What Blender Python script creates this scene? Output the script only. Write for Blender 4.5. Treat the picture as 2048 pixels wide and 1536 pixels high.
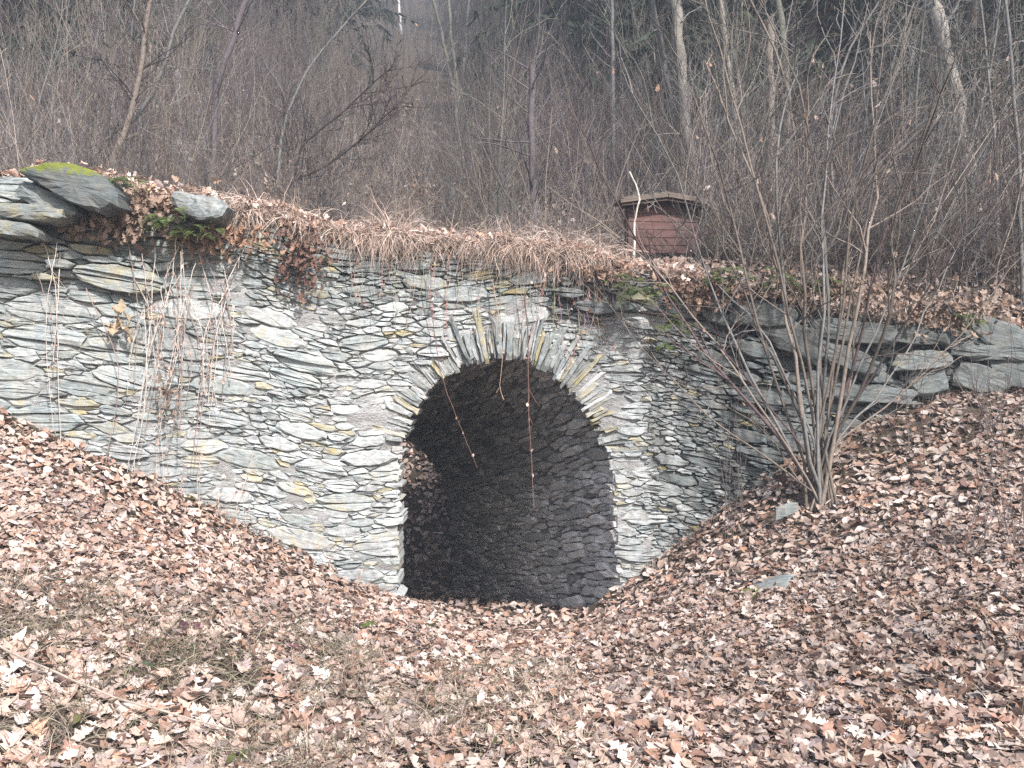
import bpy, math, random
import numpy as np
from mathutils import Vector, Matrix

# ------------------------------------------------------------------ camera, world, sun, exposure
scene = bpy.context.scene
for o in list(bpy.data.objects):
    bpy.data.objects.remove(o)
COL = scene.collection
F = 1926.0                                   # focal length in photo pixels (2048 wide)
cam_d = bpy.data.cameras.new('camera')
cam_d.sensor_width = 36.0
cam_d.lens = 36.0 * F / 2048.0
cam_d.clip_end = 600.0
cam = bpy.data.objects.new('camera', cam_d)
cam.rotation_euler = (math.radians(90), 0, 0)
COL.objects.link(cam)
scene.camera = cam

SUN_EL, SUN_AZ = math.radians(44), math.radians(153)   # azimuth clockwise from +Y (the view direction)
world = bpy.data.worlds.new('World')
scene.world = world
world.use_nodes = True
wn = world.node_tree
sky = wn.nodes.new('ShaderNodeTexSky')
sky.sky_type = 'NISHITA'
sky.sun_disc = False
sky.sun_elevation = SUN_EL
sky.sun_rotation = SUN_AZ
sky.dust_density = 3.0
sky.air_density = 1.0
wn.nodes['Background'].inputs['Strength'].default_value = 0.085
wn.links.new(sky.outputs[0], wn.nodes['Background'].inputs['Color'])

sun_d = bpy.data.lights.new('sun', 'SUN')
sun_d.energy = 3.4
sun_d.angle = math.radians(3.0)
sun_d.color = (1.0, 0.955, 0.92)
sun = bpy.data.objects.new('sun', sun_d)
sdir = Vector((math.sin(SUN_AZ) * math.cos(SUN_EL), math.cos(SUN_AZ) * math.cos(SUN_EL), math.sin(SUN_EL)))
sun.rotation_euler = sdir.to_track_quat('Z', 'Y').to_euler()
sun.location = (6, -10, 20)
COL.objects.link(sun)

vs = scene.view_settings
vs.view_transform = 'Standard'
vs.look = 'None'
vs.gamma = 1.0
vs.use_curve_mapping = False
vs.exposure = 1.6
scene.cycles.max_bounces = 6
scene.cycles.diffuse_bounces = 4
scene.cycles.volume_bounces = 0
scene.cycles.use_denoising = False

HAZE = 0.0031

# ------------------------------------------------------------------ helpers
def at(px, py, Y):
    """the point that stands Y metres in front of the camera where the photograph shows it"""
    return np.array([(px - 1024.0) / F * Y, Y, (768.0 - py) / F * Y])

def rng(s):
    return np.random.default_rng(s)

def mesh_np(name, V, faces, mat, tint=None, suv=None, smooth=False):
    """faces: list of (M,k) int arrays"""
    me = bpy.data.meshes.new(name)
    V = np.asarray(V, dtype=np.float32)
    me.vertices.add(len(V))
    me.vertices.foreach_set('co', V.ravel())
    faces = [np.asarray(f, dtype=np.int32) for f in faces if len(f)]
    loops = np.concatenate([f.ravel() for f in faces])
    tot = np.concatenate([np.full(len(f), f.shape[1], np.int32) for f in faces])
    start = np.concatenate([[0], np.cumsum(tot)[:-1]]).astype(np.int32)
    me.loops.add(len(loops))
    me.loops.foreach_set('vertex_index', loops)
    me.polygons.add(len(tot))
    me.polygons.foreach_set('loop_start', start)
    me.polygons.foreach_set('loop_total', tot)
    me.polygons.foreach_set('use_smooth', np.full(len(tot), smooth, dtype=bool))
    if tint is not None:
        a = me.attributes.new('tint', 'FLOAT_COLOR', 'POINT')
        t = np.ones((len(V), 4), np.float32)
        t[:, :tint.shape[1]] = tint
        a.data.foreach_set('color', t.ravel())
    if suv is not None:
        a = me.attributes.new('suv', 'FLOAT_VECTOR', 'POINT')
        a.data.foreach_set('vector', np.asarray(suv, np.float32).ravel())
    me.update(calc_edges=True)
    me.materials.append(mat)
    return me

def link(name, me, parent=None, loc=None):
    o = bpy.data.objects.new(name, me)
    COL.objects.link(o)
    if loc is not None:
        o.location = loc
    if parent is not None:
        o.parent = parent
    return o

def tag(o, label=None, cat=None, group=None, kind=None):
    if label: o['label'] = label
    if cat: o['category'] = cat
    if group: o['group'] = group
    if kind: o['kind'] = kind
    return o

def empty(name, loc, label, cat, group=None):
    o = bpy.data.objects.new(name, None)
    o.location = loc
    o.empty_display_size = 0.1
    COL.objects.link(o)
    return tag(o, label, cat, group)

def under(o, root):
    """parent o (built in world space) under root standing at root.location without moving it"""
    o.parent = root
    o.location = -Vector(root.location)
    return o

class Acc:
    """collects vertices / faces / colours of one mesh"""
    def __init__(s):
        s.v, s.f, s.t, s.u, s.n = [], {}, [], [], 0
    def add(s, V, faces, tint=None, suv=None):
        V = np.asarray(V, float)
        for f in faces:
            f = np.asarray(f, int)
            s.f.setdefault(f.shape[1], []).append(f + s.n)
        s.v.append(V)
        if tint is not None:
            tint = np.asarray(tint, float)
            if tint.ndim == 1: tint = np.tile(tint, (len(V), 1))
            s.t.append(tint)
        if suv is not None: s.u.append(suv)
        s.n += len(V)
    def mesh(s, name, mat, smooth=False, origin=None):
        V = np.concatenate(s.v)
        if origin is not None: V = V - np.asarray(origin)
        return mesh_np(name, V, [np.concatenate(x) for x in s.f.values()], mat,
                       np.concatenate(s.t) if s.t else None, np.concatenate(s.u) if s.u else None, smooth)

def norm(a):
    return a / np.maximum(np.linalg.norm(a, axis=-1, keepdims=True), 1e-9)

def tubes(acc, paths, radii, tint, sides=3):
    """paths (N,K,3), radii (N,K), tint (N,3)"""
    N, K, _ = paths.shape
    T = norm(np.gradient(paths, axis=1))
    ref = np.array([0.31, 0.83, 0.13])
    U = norm(np.cross(T, ref)); W = np.cross(T, U)
    a = np.arange(sides) * 2 * np.pi / sides
    V = paths[:, :, None, :] + radii[:, :, None, None] * (np.cos(a)[None, None, :, None] * U[:, :, None, :] + np.sin(a)[None, None, :, None] * W[:, :, None, :])
    idx = np.arange(N * K * sides).reshape(N, K, sides)
    q = np.stack([idx[:, :-1, :], np.roll(idx, -1, 2)[:, :-1, :], np.roll(idx, -1, 2)[:, 1:, :], idx[:, 1:, :]], -1).reshape(-1, 4)
    acc.add(V.reshape(-1, 3), [q], np.repeat(np.asarray(tint), K * sides, 0))

def ribbons(acc, paths, width, tint, r):
    """flat blades: paths (N,K,3), width (N,)"""
    N, K, _ = paths.shape
    T = norm(np.gradient(paths, axis=1))
    side = norm(np.cross(T, norm(r.normal(size=(N, 1, 3)))))
    w = width[:, None] * np.linspace(1, 0.12, K)[None]
    V = np.stack([paths - side * w[..., None] * .5, paths + side * w[..., None] * .5], 2)
    idx = np.arange(N * K * 2).reshape(N, K, 2)
    q = np.stack([idx[:, :-1, 0], idx[:, :-1, 1], idx[:, 1:, 1], idx[:, 1:, 0]], -1).reshape(-1, 4)
    acc.add(V.reshape(-1, 3), [q], np.repeat(np.asarray(tint), K * 2, 0))

def grow(r, base, d, length, K, wob=0.12, up=0.0, smooth=True):
    """random walks: (N,K,3)"""
    N = len(base)
    d = norm(np.asarray(d, float))
    out = np.zeros((N, K, 3)); out[:, 0] = base
    step = (np.asarray(length) / (K - 1))[:, None]
    for k in range(1, K):
        d = norm(d + r.normal(size=(N, 3)) * wob + np.array([0, 0, up]))
        out[:, k] = out[:, k - 1] + d * step
    return out

def resample(pts, K):
    pts = np.asarray(pts, float)
    s = np.concatenate([[0], np.cumsum(np.linalg.norm(np.diff(pts, axis=0), axis=1))])
    q = np.linspace(0, s[-1], K)
    return np.stack([np.interp(q, s, pts[:, i]) for i in range(3)], 1)

def spline(pts, K):
    """Catmull-Rom through pts, K samples"""
    p = np.asarray(pts, float)
    if len(p) < 3: return resample(p, K)
    e = np.concatenate([[2 * p[0] - p[1]], p, [2 * p[-1] - p[-2]]])
    out = []
    for i in range(1, len(e) - 2):
        for t in np.linspace(0, 1, 10, endpoint=False):
            a, b, c, d = e[i - 1], e[i], e[i + 1], e[i + 2]
            out.append(.5 * (2 * b + (c - a) * t + (2 * a - 5 * b + 4 * c - d) * t * t + (3 * b - a - 3 * c + d) * t ** 3))
    out.append(p[-1])
    return resample(out, K)

def vnoise(x, y, seed=0):
    """smooth value noise on numpy arrays, -1..1"""
    x = np.asarray(x, float); y = np.asarray(y, float)
    xi = np.floor(x).astype(np.int64); yi = np.floor(y).astype(np.int64)
    fx = x - xi; fy = y - yi
    fx = fx * fx * (3 - 2 * fx); fy = fy * fy * (3 - 2 * fy)
    def h(a, b):
        n = (a * 374761393 + b * 668265263 + seed * 1274126177) & 0xffffffff
        n = ((n ^ (n >> 13)) * 1274126177) & 0xffffffff
        return ((n ^ (n >> 16)) & 0xffff) / 32767.5 - 1
    return (h(xi, yi) * (1 - fx) + h(xi + 1, yi) * fx) * (1 - fy) + (h(xi, yi + 1) * (1 - fx) + h(xi + 1, yi + 1) * fx) * fy

# ------------------------------------------------------------------ materials
def new_mat(name):
    m = bpy.data.materials.new(name)
    m.use_nodes = True
    nt = m.node_tree
    b = nt.nodes['Principled BSDF']
    b.inputs['Specular IOR Level'].default_value = 0.25
    return m, nt, b

def N(nt, t, **kw):
    n = nt.nodes.new(t)
    for k, v in kw.items(): setattr(n, k, v)
    return n

def ramp(nt, src, stops):
    n = N(nt, 'ShaderNodeValToRGB')
    e = n.color_ramp.elements
    while len(e) < len(stops): e.new(0.5)
    for i, (p, c) in enumerate(stops):
        e[i].position = p
        e[i].color = (c, c, c, 1) if not hasattr(c, '__len__') else (*c, 1)
    nt.links.new(src, n.inputs[0])
    return n.outputs[0]

def noise(nt, vec, scale, detail=4, rough=0.6):
    n = N(nt, 'ShaderNodeTexNoise')
    n.inputs['Scale'].default_value = scale
    n.inputs['Detail'].default_value = detail
    n.inputs['Roughness'].default_value = rough
    if vec is not None: nt.links.new(vec, n.inputs['Vector'])
    return n.outputs['Fac']

def vmul(nt, vec, s):
    n = N(nt, 'ShaderNodeVectorMath', operation='MULTIPLY')
    nt.links.new(vec, n.inputs[0])
    n.inputs[1].default_value = s
    return n.outputs[0]

def math_(nt, op, a, b=None):
    n = N(nt, 'ShaderNodeMath', operation=op)
    for i, x in enumerate((a, b)):
        if x is None: continue
        if isinstance(x, (int, float)): n.inputs[i].default_value = x
        else: nt.links.new(x, n.inputs[i])
    return n.outputs[0]

def mix(nt, fac, a, b, blend='MIX'):
    n = N(nt, 'ShaderNodeMix', data_type='RGBA', blend_type=blend)
    ins = [n.inputs[0], n.inputs[6], n.inputs[7]]
    for s, x in zip(ins, (fac, a, b)):
        if isinstance(x, (int, float)): s.default_value = x
        elif hasattr(x, '__len__') and not hasattr(x, 'links'): s.default_value = (*x, 1)
        else: nt.links.new(x, s)
    return n.outputs[2]

def bump(nt, b, h, strength, dist):
    n = N(nt, 'ShaderNodeBump')
    n.inputs['Strength'].default_value = strength
    n.inputs['Distance'].default_value = dist
    nt.links.new(h, n.inputs['Height'])
    nt.links.new(n.outputs[0], b.inputs['Normal'])

def stone_material(name, dark, light, crust):
    """slate: foliation along the bed, per-stone tint (value, lichen, crust, moss)"""
    m, nt, b = new_mat(name)
    suv = N(nt, 'ShaderNodeAttribute', attribute_name='suv').outputs['Vector']
    tn = N(nt, 'ShaderNodeAttribute', attribute_name='tint')
    sep = N(nt, 'ShaderNodeSeparateColor'); nt.links.new(tn.outputs['Color'], sep.inputs[0])
    pos = N(nt, 'ShaderNodeNewGeometry').outputs['Position']
    fol = noise(nt, vmul(nt, suv, (5, 42, 1)), 1.0, 6, 0.65)
    fine = noise(nt, vmul(nt, suv, (18, 160, 1)), 1.0, 3, 0.6)
    blot = noise(nt, pos, 7.0, 5, 0.65)
    base = mix(nt, ramp(nt, fol, [(0.3, 0.0), (0.72, 1.0)]), dark, light)
    base = mix(nt, math_(nt, 'MULTIPLY', ramp(nt, blot, [(0.42, 0), (0.62, 1)]), 0.35), base, (0.30, 0.27, 0.22))
    base = mix(nt, 0.45, base, ramp(nt, fine, [(0.3, (0.25, 0.25, 0.25)), (0.75, (0.95, 0.95, 0.95))]), 'OVERLAY')
    val = N(nt, 'ShaderNodeCombineColor')
    for i in range(3): nt.links.new(sep.outputs[0], val.inputs[i])
    base = mix(nt, 1.0, base, val.outputs[0], 'MULTIPLY')
    # pale lime crust
    cr = noise(nt, pos, 16.0, 6, 0.7)
    cm = math_(nt, 'MULTIPLY', ramp(nt, math_(nt, 'ADD', math_(nt, 'MULTIPLY', cr, 0.7), math_(nt, 'MULTIPLY', sep.outputs[2], 0.42)), [(0.46, 0), (0.76, 1)]), 0.85)
    base = mix(nt, cm, base, crust)
    # ochre lichen
    ln = noise(nt, pos, 9.0, 5, 0.65)
    lm = ramp(nt, math_(nt, 'ADD', math_(nt, 'MULTIPLY', ln, 0.8), math_(nt, 'MULTIPLY', sep.outputs[1], 0.5)), [(0.64, 0), (0.9, 1)])
    base = mix(nt, math_(nt, 'MULTIPLY', lm, 0.7), base, mix(nt, fine, (0.38, 0.32, 0.12), (0.31, 0.235, 0.095)))
    # moss
    mm = ramp(nt, math_(nt, 'ADD', math_(nt, 'MULTIPLY', ln, 0.8), math_(nt, 'MULTIPLY', math_(nt, 'SUBTRACT', 1.0, tn.outputs['Alpha']), 0.5)), [(0.62, 0), (0.75, 1)])
    base = mix(nt, mm, base, mix(nt, fine, (0.05, 0.07, 0.015), (0.20, 0.22, 0.03)))
    nt.links.new(base, b.inputs['Base Color'])
    b.inputs['Roughness'].default_value = 0.72
    h = math_(nt, 'ADD', math_(nt, 'MULTIPLY', fol, 1.0), math_(nt, 'MULTIPLY', fine, 0.4))
    bump(nt, b, h, 0.6, 0.015)
    return m

M_STONE = stone_material('slate', (0.105, 0.124, 0.126), (0.255, 0.288, 0.29), (0.455, 0.462, 0.465))
M_INNER = stone_material('tunnel_slate', (0.17, 0.168, 0.16), (0.48, 0.47, 0.455), (0.60, 0.58, 0.56))

def mortar_material():
    m, nt, b = new_mat('lime_mortar')
    pos = N(nt, 'ShaderNodeNewGeometry').outputs['Position']
    a = noise(nt, pos, 3.0, 4); c = noise(nt, vmul(nt, pos, (1, 1, 2.5)), 24.0, 6, 0.7)
    col = mix(nt, ramp(nt, c, [(0.3, 0), (0.7, 1)]), (0.20, 0.20, 0.198), (0.455, 0.455, 0.455))
    col = mix(nt, ramp(nt, a, [(0.4, 0), (0.65, 0.7)]), col, (0.22, 0.215, 0.20))
    nt.links.new(col, b.inputs['Base Color'])
    b.inputs['Roughness'].default_value = 0.95
    bump(nt, b, c, 1.0, 0.03)
    return m
M_MORTAR = mortar_material()

def tint_material(name, rough=0.8, var=0.35, scale=30.0, translucent=0.0, spec=0.2):
    """base colour from the piece's own colour, with mottling"""
    m, nt, b = new_mat(name)
    tn = N(nt, 'ShaderNodeAttribute', attribute_name='tint').outputs['Color']
    pos = N(nt, 'ShaderNodeNewGeometry').outputs['Position']
    n1 = noise(nt, pos, scale, 4, 0.65)
    g = ramp(nt, n1, [(0.3, 1 - var), (0.7, 1.0 + 0 * var)])
    col = mix(nt, 1.0, tn, g, 'MULTIPLY')
    nt.links.new(col, b.inputs['Base Color'])
    b.inputs['Roughness'].default_value = rough
    b.inputs['Specular IOR Level'].default_value = spec
    if translucent:
        t = N(nt, 'ShaderNodeBsdfTranslucent'); nt.links.new(col, t.inputs['Color'])
        mx = N(nt, 'ShaderNodeMixShader'); mx.inputs[0].default_value = translucent
        nt.links.new(b.outputs[0], mx.inputs[1]); nt.links.new(t.outputs[0], mx.inputs[2])
        nt.links.new(mx.outputs[0], nt.nodes['Material Output'].inputs['Surface'])
    return m
M_LEAF = tint_material('dead_leaf', 0.65, 0.35, 45.0, 0.12)
M_GRASS = tint_material('dry_grass', 0.7, 0.2, 20.0, 0.15)
M_BARK = tint_material('bark', 0.85, 0.45, 25.0)
M_NEEDLE = tint_material('needles', 0.7, 0.4, 3.0)
M_FERN = tint_material('fern', 0.6, 0.3, 20.0, 0.1)

def soil_material():
    m, nt, b = new_mat('leafy_soil')
    pos = N(nt, 'ShaderNodeNewGeometry').outputs['Position']
    a = noise(nt, pos, 22.0, 6, 0.7); c = noise(nt, pos, 2.0, 3)
    col = mix(nt, ramp(nt, a, [(0.35, 0), (0.7, 1)]), (0.035, 0.027, 0.021), (0.14, 0.098, 0.072))
    col = mix(nt, ramp(nt, c, [(0.45, 0), (0.65, 0.5)]), col, (0.10, 0.09, 0.06))
    nt.links.new(col, b.inputs['Base Color'])
    b.inputs['Roughness'].default_value = 0.95
    bump(nt, b, a, 1.0, 0.05)
    return m
M_SOIL = soil_material()

def wood_material(name, c1, c2):
    m, nt, b = new_mat(name)
    tc = N(nt, 'ShaderNodeTexCoord').outputs['Object']
    g = noise(nt, vmul(nt, tc, (3, 3, 45)), 1.0, 5, 0.65)
    d = noise(nt, tc, 6.0, 4)
    col = mix(nt, ramp(nt, g, [(0.3, 0), (0.7, 1)]), c1, c2)
    col = mix(nt, ramp(nt, d, [(0.45, 0), (0.7, 0.45)]), col, (0.10, 0.085, 0.08))
    nt.links.new(col, b.inputs['Base Color'])
    b.inputs['Roughness'].default_value = 0.75
    bump(nt, b, g, 0.5, 0.006)
    return m
M_REDWOOD = wood_material('red_stained_wood', (0.078, 0.041, 0.038), (0.14, 0.073, 0.065))
M_GREYWOOD = wood_material('weathered_wood', (0.06, 0.047, 0.04), (0.17, 0.138, 0.115))
M_DARKWOOD = wood_material('dark_wood', (0.035, 0.022, 0.018), (0.08, 0.05, 0.04))
def plain(name, c, rough=0.5):
    m, nt, b = new_mat(name)
    pos = N(nt, 'ShaderNodeNewGeometry').outputs['Position']
    nt.links.new(mix(nt, noise(nt, pos, 60, 3), tuple(x * .7 for x in c), c), b.inputs['Base Color'])
    b.inputs['Roughness'].default_value = rough
    return m
M_WHITE = plain('white_plastic', (0.8, 0.8, 0.78))

# ------------------------------------------------------------------ shape of the land
WX = np.array([-30, -8, -4.6, -1.05, 1.0, 1.38, 5.3, 9, 30.0])
WY = np.array([6.5, 8.05, 8.5, 9.2, 9.28, 9.30, 9.85, 10.3, 12.5])
def wall_y(x):
    return np.interp(x, WX, WY)
def face_y(x, z):
    """the wall's face: leans back a little, steps back 7 cm beyond the arch's right pillar"""
    return wall_y(x) + 0.055 * (np.asarray(z) + 2.2) + np.where(np.asarray(x) > 1.36, 0.07, 0.0)
TX = np.array([-30, -8, -4.6, -3.9, -3.0, -2.2, -1.5, 0.0, 1.0, 2.0, 3.2, 4.2, 5.3, 8, 30])
TZ = np.array([3.0, 2.1, 1.86, 1.88, 1.70, 1.60, 1.40, 1.32, 1.16, 1.02, 0.80, 0.62, 0.46, 0.25, 0.2])
def top_z(x):
    return np.interp(x, TX, TZ)

def tps_fit(P, z):
    n = len(P)
    d = np.linalg.norm(P[:, None] - P[None], axis=-1)
    K = np.where(d > 0, d * d * np.log(d + 1e-12), 0) + np.eye(n) * 0.02
    A = np.zeros((n + 3, n + 3))
    A[:n, :n] = K; A[:n, n] = 1; A[:n, n + 1:] = P; A[n, :n] = 1; A[n + 1:, :n] = P.T
    return np.linalg.solve(A, np.concatenate([z, np.zeros(3)]))
_ctrl = []
for px, py in [(-700, 640), (-350, 740), (0, 835), (200, 922), (400, 1010), (520, 1075), (640, 1135), (800, 1198), (960, 1240), (1060, 1256), (1160, 1242),
               (1250, 1172), (1330, 1112), (1420, 1042), (1500, 975), (1600, 915), (1700, 868), (1850, 805), (2048, 775), (2400, 720), (2800, 690)]:
    x = (px - 1024) / F * 9.2
    y = float(face_y(x, -1.5)); x = (px - 1024) / F * y
    _ctrl.append(at(px, py, y))
for px, py, Y in [(0, 1010, 7.3), (0, 1180, 6.0), (0, 1330, 5.0), (0, 1536, 4.25), (-500, 1100, 6.5), (-500, 1536, 4.2),
                  (300, 1130, 7.1), (300, 1245, 5.9), (300, 1370, 5.05), (300, 1536, 4.4), (600, 1215, 7.2), (600, 1275, 6.1), (600, 1390, 5.2), (600, 1536, 4.45),
                  (900, 1275, 7.4), (900, 1330, 6.1), (900, 1536, 4.35), (1150, 1298, 7.3), (1150, 1370, 5.9), (1150, 1536, 4.3),
                  (1400, 1180, 7.9), (1400, 1310, 6.4), (1400, 1536, 4.25), (1640, 1010, 8.75), (1700, 1150, 7.4), (1700, 1330, 5.6), (1700, 1536, 4.2),
                  (2000, 930, 8.4), (2000, 1150, 6.6), (2000, 1330, 5.2), (2000, 1536, 4.1), (2500, 1150, 6.2), (2500, 1536, 4.1)]:
    _ctrl.append(at(px, py, Y))
for x, y, z in [(-3, 1, -2.05), (0, 1, -2.0), (3, 1, -1.85), (-5, -6, -2.5), (0, -6, -2.4), (5, -6, -2.2), (-16, 0, -0.6), (16, 0, -0.4), (-16, 5, 0.2), (16, 6, 0.3),
                (-14, -14, -2.6), (14, -14, -2.4), (0, -16, -3)]:
    _ctrl.append(np.array([x, y, z]))
_ctrl = np.array(_ctrl)
_tps = tps_fit(_ctrl[:, :2], _ctrl[:, 2])
def ground_z(x, y):
    x = np.asarray(x, float); y = np.asarray(y, float)
    sh = x.shape
    p = np.stack([x.ravel(), y.ravel()], 1)
    out = np.empty(len(p))
    n = len(_ctrl)
    for i in range(0, len(p), 20000):
        q = p[i:i + 20000]
        d2 = ((q[:, None] - _ctrl[None, :, :2]) ** 2).sum(-1)
        out[i:i + 20000] = 0.5 * (d2 * np.log(d2 + 1e-12)) @ _tps[:n] + _tps[n] + q @ _tps[n + 1:]
    out = out.reshape(sh)
    return out + 0.02 * vnoise(x * 2.1, y * 2.1, 3) + 0.012 * vnoise(x * 6, y * 6, 4)

def smax(a, b, k):
    h = np.clip(0.5 + 0.5 * (a - b) / k, 0, 1)
    return b * (1 - h) + a * h + k * h * (1 - h)
def smin(a, b, k):
    return -smax(-a, -b, k)
XG = -2.0                                     # the gully behind the tunnel
def hill_z(x, y):
    """bank on top of the wall, path, gully behind the tunnel and the hillside"""
    x = np.asarray(x, float); y = np.asarray(y, float)
    back = y - face_y(x, 1.0)
    t = np.clip(back / 1.3, 0, 1); t = t * t * (3 - 2 * t)
    path = np.maximum(top_z(x) + 0.06, np.interp(x, [-5, -2, 1, 6, 12], [1.9, 1.5, 1.36, 1.3, 1.6]))
    z = (top_z(x) - 0.03) * (1 - t) + path * t
    xr = -0.115 * y                            # ravine seen hazy in the middle
    k = np.clip(np.abs(x - xr) / (0.10 * y + 1.5), 0, 1.6)
    s = 0.44 + 0.30 * np.clip((k - 0.35) / 1.1, 0, 1)
    d = np.maximum(0, y - 14.2)
    H = z + d * s * (d / (d + 1.5)) + 0.10 * np.sqrt(d) * vnoise(x * .35, y * .35, 7)
    G = -3.2 + 1.12 * np.maximum(0, y - 14.15) + 0.85 * np.maximum(0, np.abs(x - XG) - 1.3) + np.minimum(9.0 * np.maximum(0, 13.95 - y), 2.7 + 1.7 * np.maximum(0, 13.65 - y))
    G = G + 0.1 * vnoise(x * 1.3, y * 1.3, 9)
    out = np.where(y > 12.2, smin(H, G, 0.25), H)
    return out + 0.04 * vnoise(x * 1.6, y * 1.6, 5)

def grid_mesh(xs, ys, fz, name, mat, yoff=None, drop=None):
    X, Y = np.meshgrid(xs, ys)
    if yoff is not None: Y = yoff(X, Y)
    Z = fz(X, Y)
    V = np.stack([X, Y, Z], -1).reshape(-1, 3)
    nx, ny = len(xs), len(ys)
    i = np.arange((ny - 1) * (nx - 1)); r_, c_ = i // (nx - 1), i % (nx - 1)
    a = r_ * nx + c_
    q = np.stack([a, a + 1, a + nx + 1, a + nx], 1)
    if drop is not None: q = q[~drop(V[q].mean(1))]
    return mesh_np(name, V, [q], mat, smooth=True)

gx = np.concatenate([np.linspace(-40, -7, 24), np.linspace(-6.8, 6.8, 150), np.linspace(7, 40, 24)])
gt = np.concatenate([np.linspace(-30, 1, 20), np.linspace(1.3, 9, 90)])
# rows run from behind the camera up to just inside the wall's face
def front_rows(X, Y):
    yw = face_y(X, -1.5) + 0.12
    return np.where(Y > 1, 1 + (Y - 1) / 8.0 * (yw - 1), Y)
ground = link('ground', grid_mesh(gx, gt, ground_z, 'ground', M_SOIL, front_rows))
tag(ground, 'sloping leaf covered ground falling from both banks to the tunnel mouth', kind='structure')

hx = np.concatenate([np.linspace(-130, -26, 40), np.linspace(-25, -6, 50), np.linspace(-5.8, 5.8, 110), np.linspace(6, 25, 50), np.linspace(26, 130, 40)])
ht = np.concatenate([np.linspace(0, 1, 26), np.linspace(1.015, 1.5, 70), np.linspace(1.53, 2.2, 20), np.linspace(2.3, 12, 60), np.linspace(12.5, 60, 70)])
def back_rows(X, T):
    y0 = face_y(X, 1.0) + 0.02
    return np.where(T <= 1, y0 + T * (13.1 - y0), 13.1 + (T - 1) * 2.6)
def hill_hole(c):
    """faces of the bank's back that would close the far mouth of the tunnel"""
    return (c[:, 1] > 13.0) & (c[:, 1] < 14.05) & (np.abs(c[:, 0] + 1.84) < 1.02) & (c[:, 2] < -0.55)
hillside = link('hillside', grid_mesh(hx, ht, hill_z, 'hillside', M_SOIL, back_rows, hill_hole))
tag(hillside, 'brown wooded hillside rising steeply behind the wall', kind='structure')

# ------------------------------------------------------------------ the arch opening (facade coordinates x, z)
YA = 9.27
def fx(px): return (px - 1024) / F * YA
def fz(py): return (768 - py) / F * YA
OPEN_PX = [(803, 1290), (802, 1050), (803, 930), (806, 885), (815, 845), (832, 806), (865, 770), (905, 741), (950, 720), (1000, 709), (1050, 712),
           (1095, 735), (1140, 776), (1180, 820), (1207, 866), (1221, 920), (1228, 1000), (1235, 1100), (1241, 1290)]
OPEN = np.array([(fx(a), fz(b)) for a, b in OPEN_PX])
XL, XR = OPEN[0, 0], OPEN[-1, 0]
def inside_poly(p, poly):
    x, z = np.asarray(p[..., 0]), np.asarray(p[..., 1])
    c = np.zeros(x.shape, bool)
    j = len(poly) - 1
    for i in range(len(poly)):
        xi, zi, xj, zj = *poly[i], *poly[j]
        if zi != zj:
            c ^= ((zi > z) != (zj > z)) & (x < (xj - xi) * (z - zi) / (zj - zi) + xi)
        j = i
    return c
def jamb_left(z): return np.interp(z, OPEN[:4, 1], OPEN[:4, 0])
def jamb_right(z): return np.interp(z, OPEN[::-1][:5, 1], OPEN[::-1][:5, 0])
AC = np.array([fx(1015), fz(905)])            # the point the arch stones aim at
Z_SPRING = fz(890)

# ------------------------------------------------------------------ rubble packing: power diagram
def pack(r, area, tries, rad_of, ok, metric):
    """dart throwing with radii from large to small in metric space; returns seeds (n,2), radii"""
    P = np.zeros((12000, 2)); R = np.zeros(12000); n = 0
    for lo, hi, count in tries:
        c = np.stack([r.uniform(area[0], area[1], count), r.uniform(area[2], area[3], count)], 1)
        keep = ok(c); c = c[keep]
        rr = r.uniform(lo, hi, len(c)) * rad_of(c)
        m = metric(c)
        for q, rad in zip(m, rr):
            if n:
                d2 = ((P[:n] - q) ** 2).sum(1)
                if np.any(d2 < ((R[:n] + rad) * 0.86) ** 2): continue
            P[n] = q; R[n] = rad; n += 1
    return P[:n].copy(), R[:n].copy()

def clip_half(poly, nx, nz, c):
    """keep nx*x + nz*z <= c"""
    out = []
    m = len(poly)
    for i in range(m):
        a = poly[i]; b = poly[(i + 1) % m]
        da = nx * a[0] + nz * a[1] - c; db = nx * b[0] + nz * b[1] - c
        if da <= 0: out.append(a)
        if (da < 0 < db) or (db < 0 < da):
            t = da / (da - db)
            out.append((a[0] + (b[0] - a[0]) * t, a[1] + (b[1] - a[1]) * t))
    return out

def cells(P, R, k=26):
    polys = []
    for i in range(len(P)):
        d2 = ((P - P[i]) ** 2).sum(1)
        near = np.argpartition(d2, min(k, len(P) - 1))[:k + 1]
        near = near[np.argsort(d2[near])][1:]
        x, z = P[i]; h = R[i] * 1.7
        poly = [(x - h, z - h), (x + h, z - h), (x + h, z + h), (x - h, z + h)]
        for j in near:
            nx, nz = P[j] - P[i]
            c = 0.5 * ((P[j] ** 2).sum() - (P[i] ** 2).sum() - R[j] ** 2 + R[i] ** 2)
            poly = clip_half(poly, nx, nz, c)
            if len(poly) < 3: break
        polys.append(poly if len(poly) >= 3 else None)
    return polys

def area_of(p):
    x, z = p[:, 0], p[:, 1]
    return 0.5 * np.sum(x * np.roll(z, -1) - np.roll(x, -1) * z)

def roughen(r, p, amp, every):
    """subdivide the outline and jitter it"""
    out = []
    m = len(p)
    for i in range(m):
        a, b = p[i], p[(i + 1) % m]
        out.append(a)
        L = np.linalg.norm(b - a)
        n = min(3, int(L / every))
        for s in range(1, n + 1):
            t = s / (n + 1)
            out.append(a + (b - a) * t)
    out = np.array(out)
    return out + r.normal(size=out.shape) * amp

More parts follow.
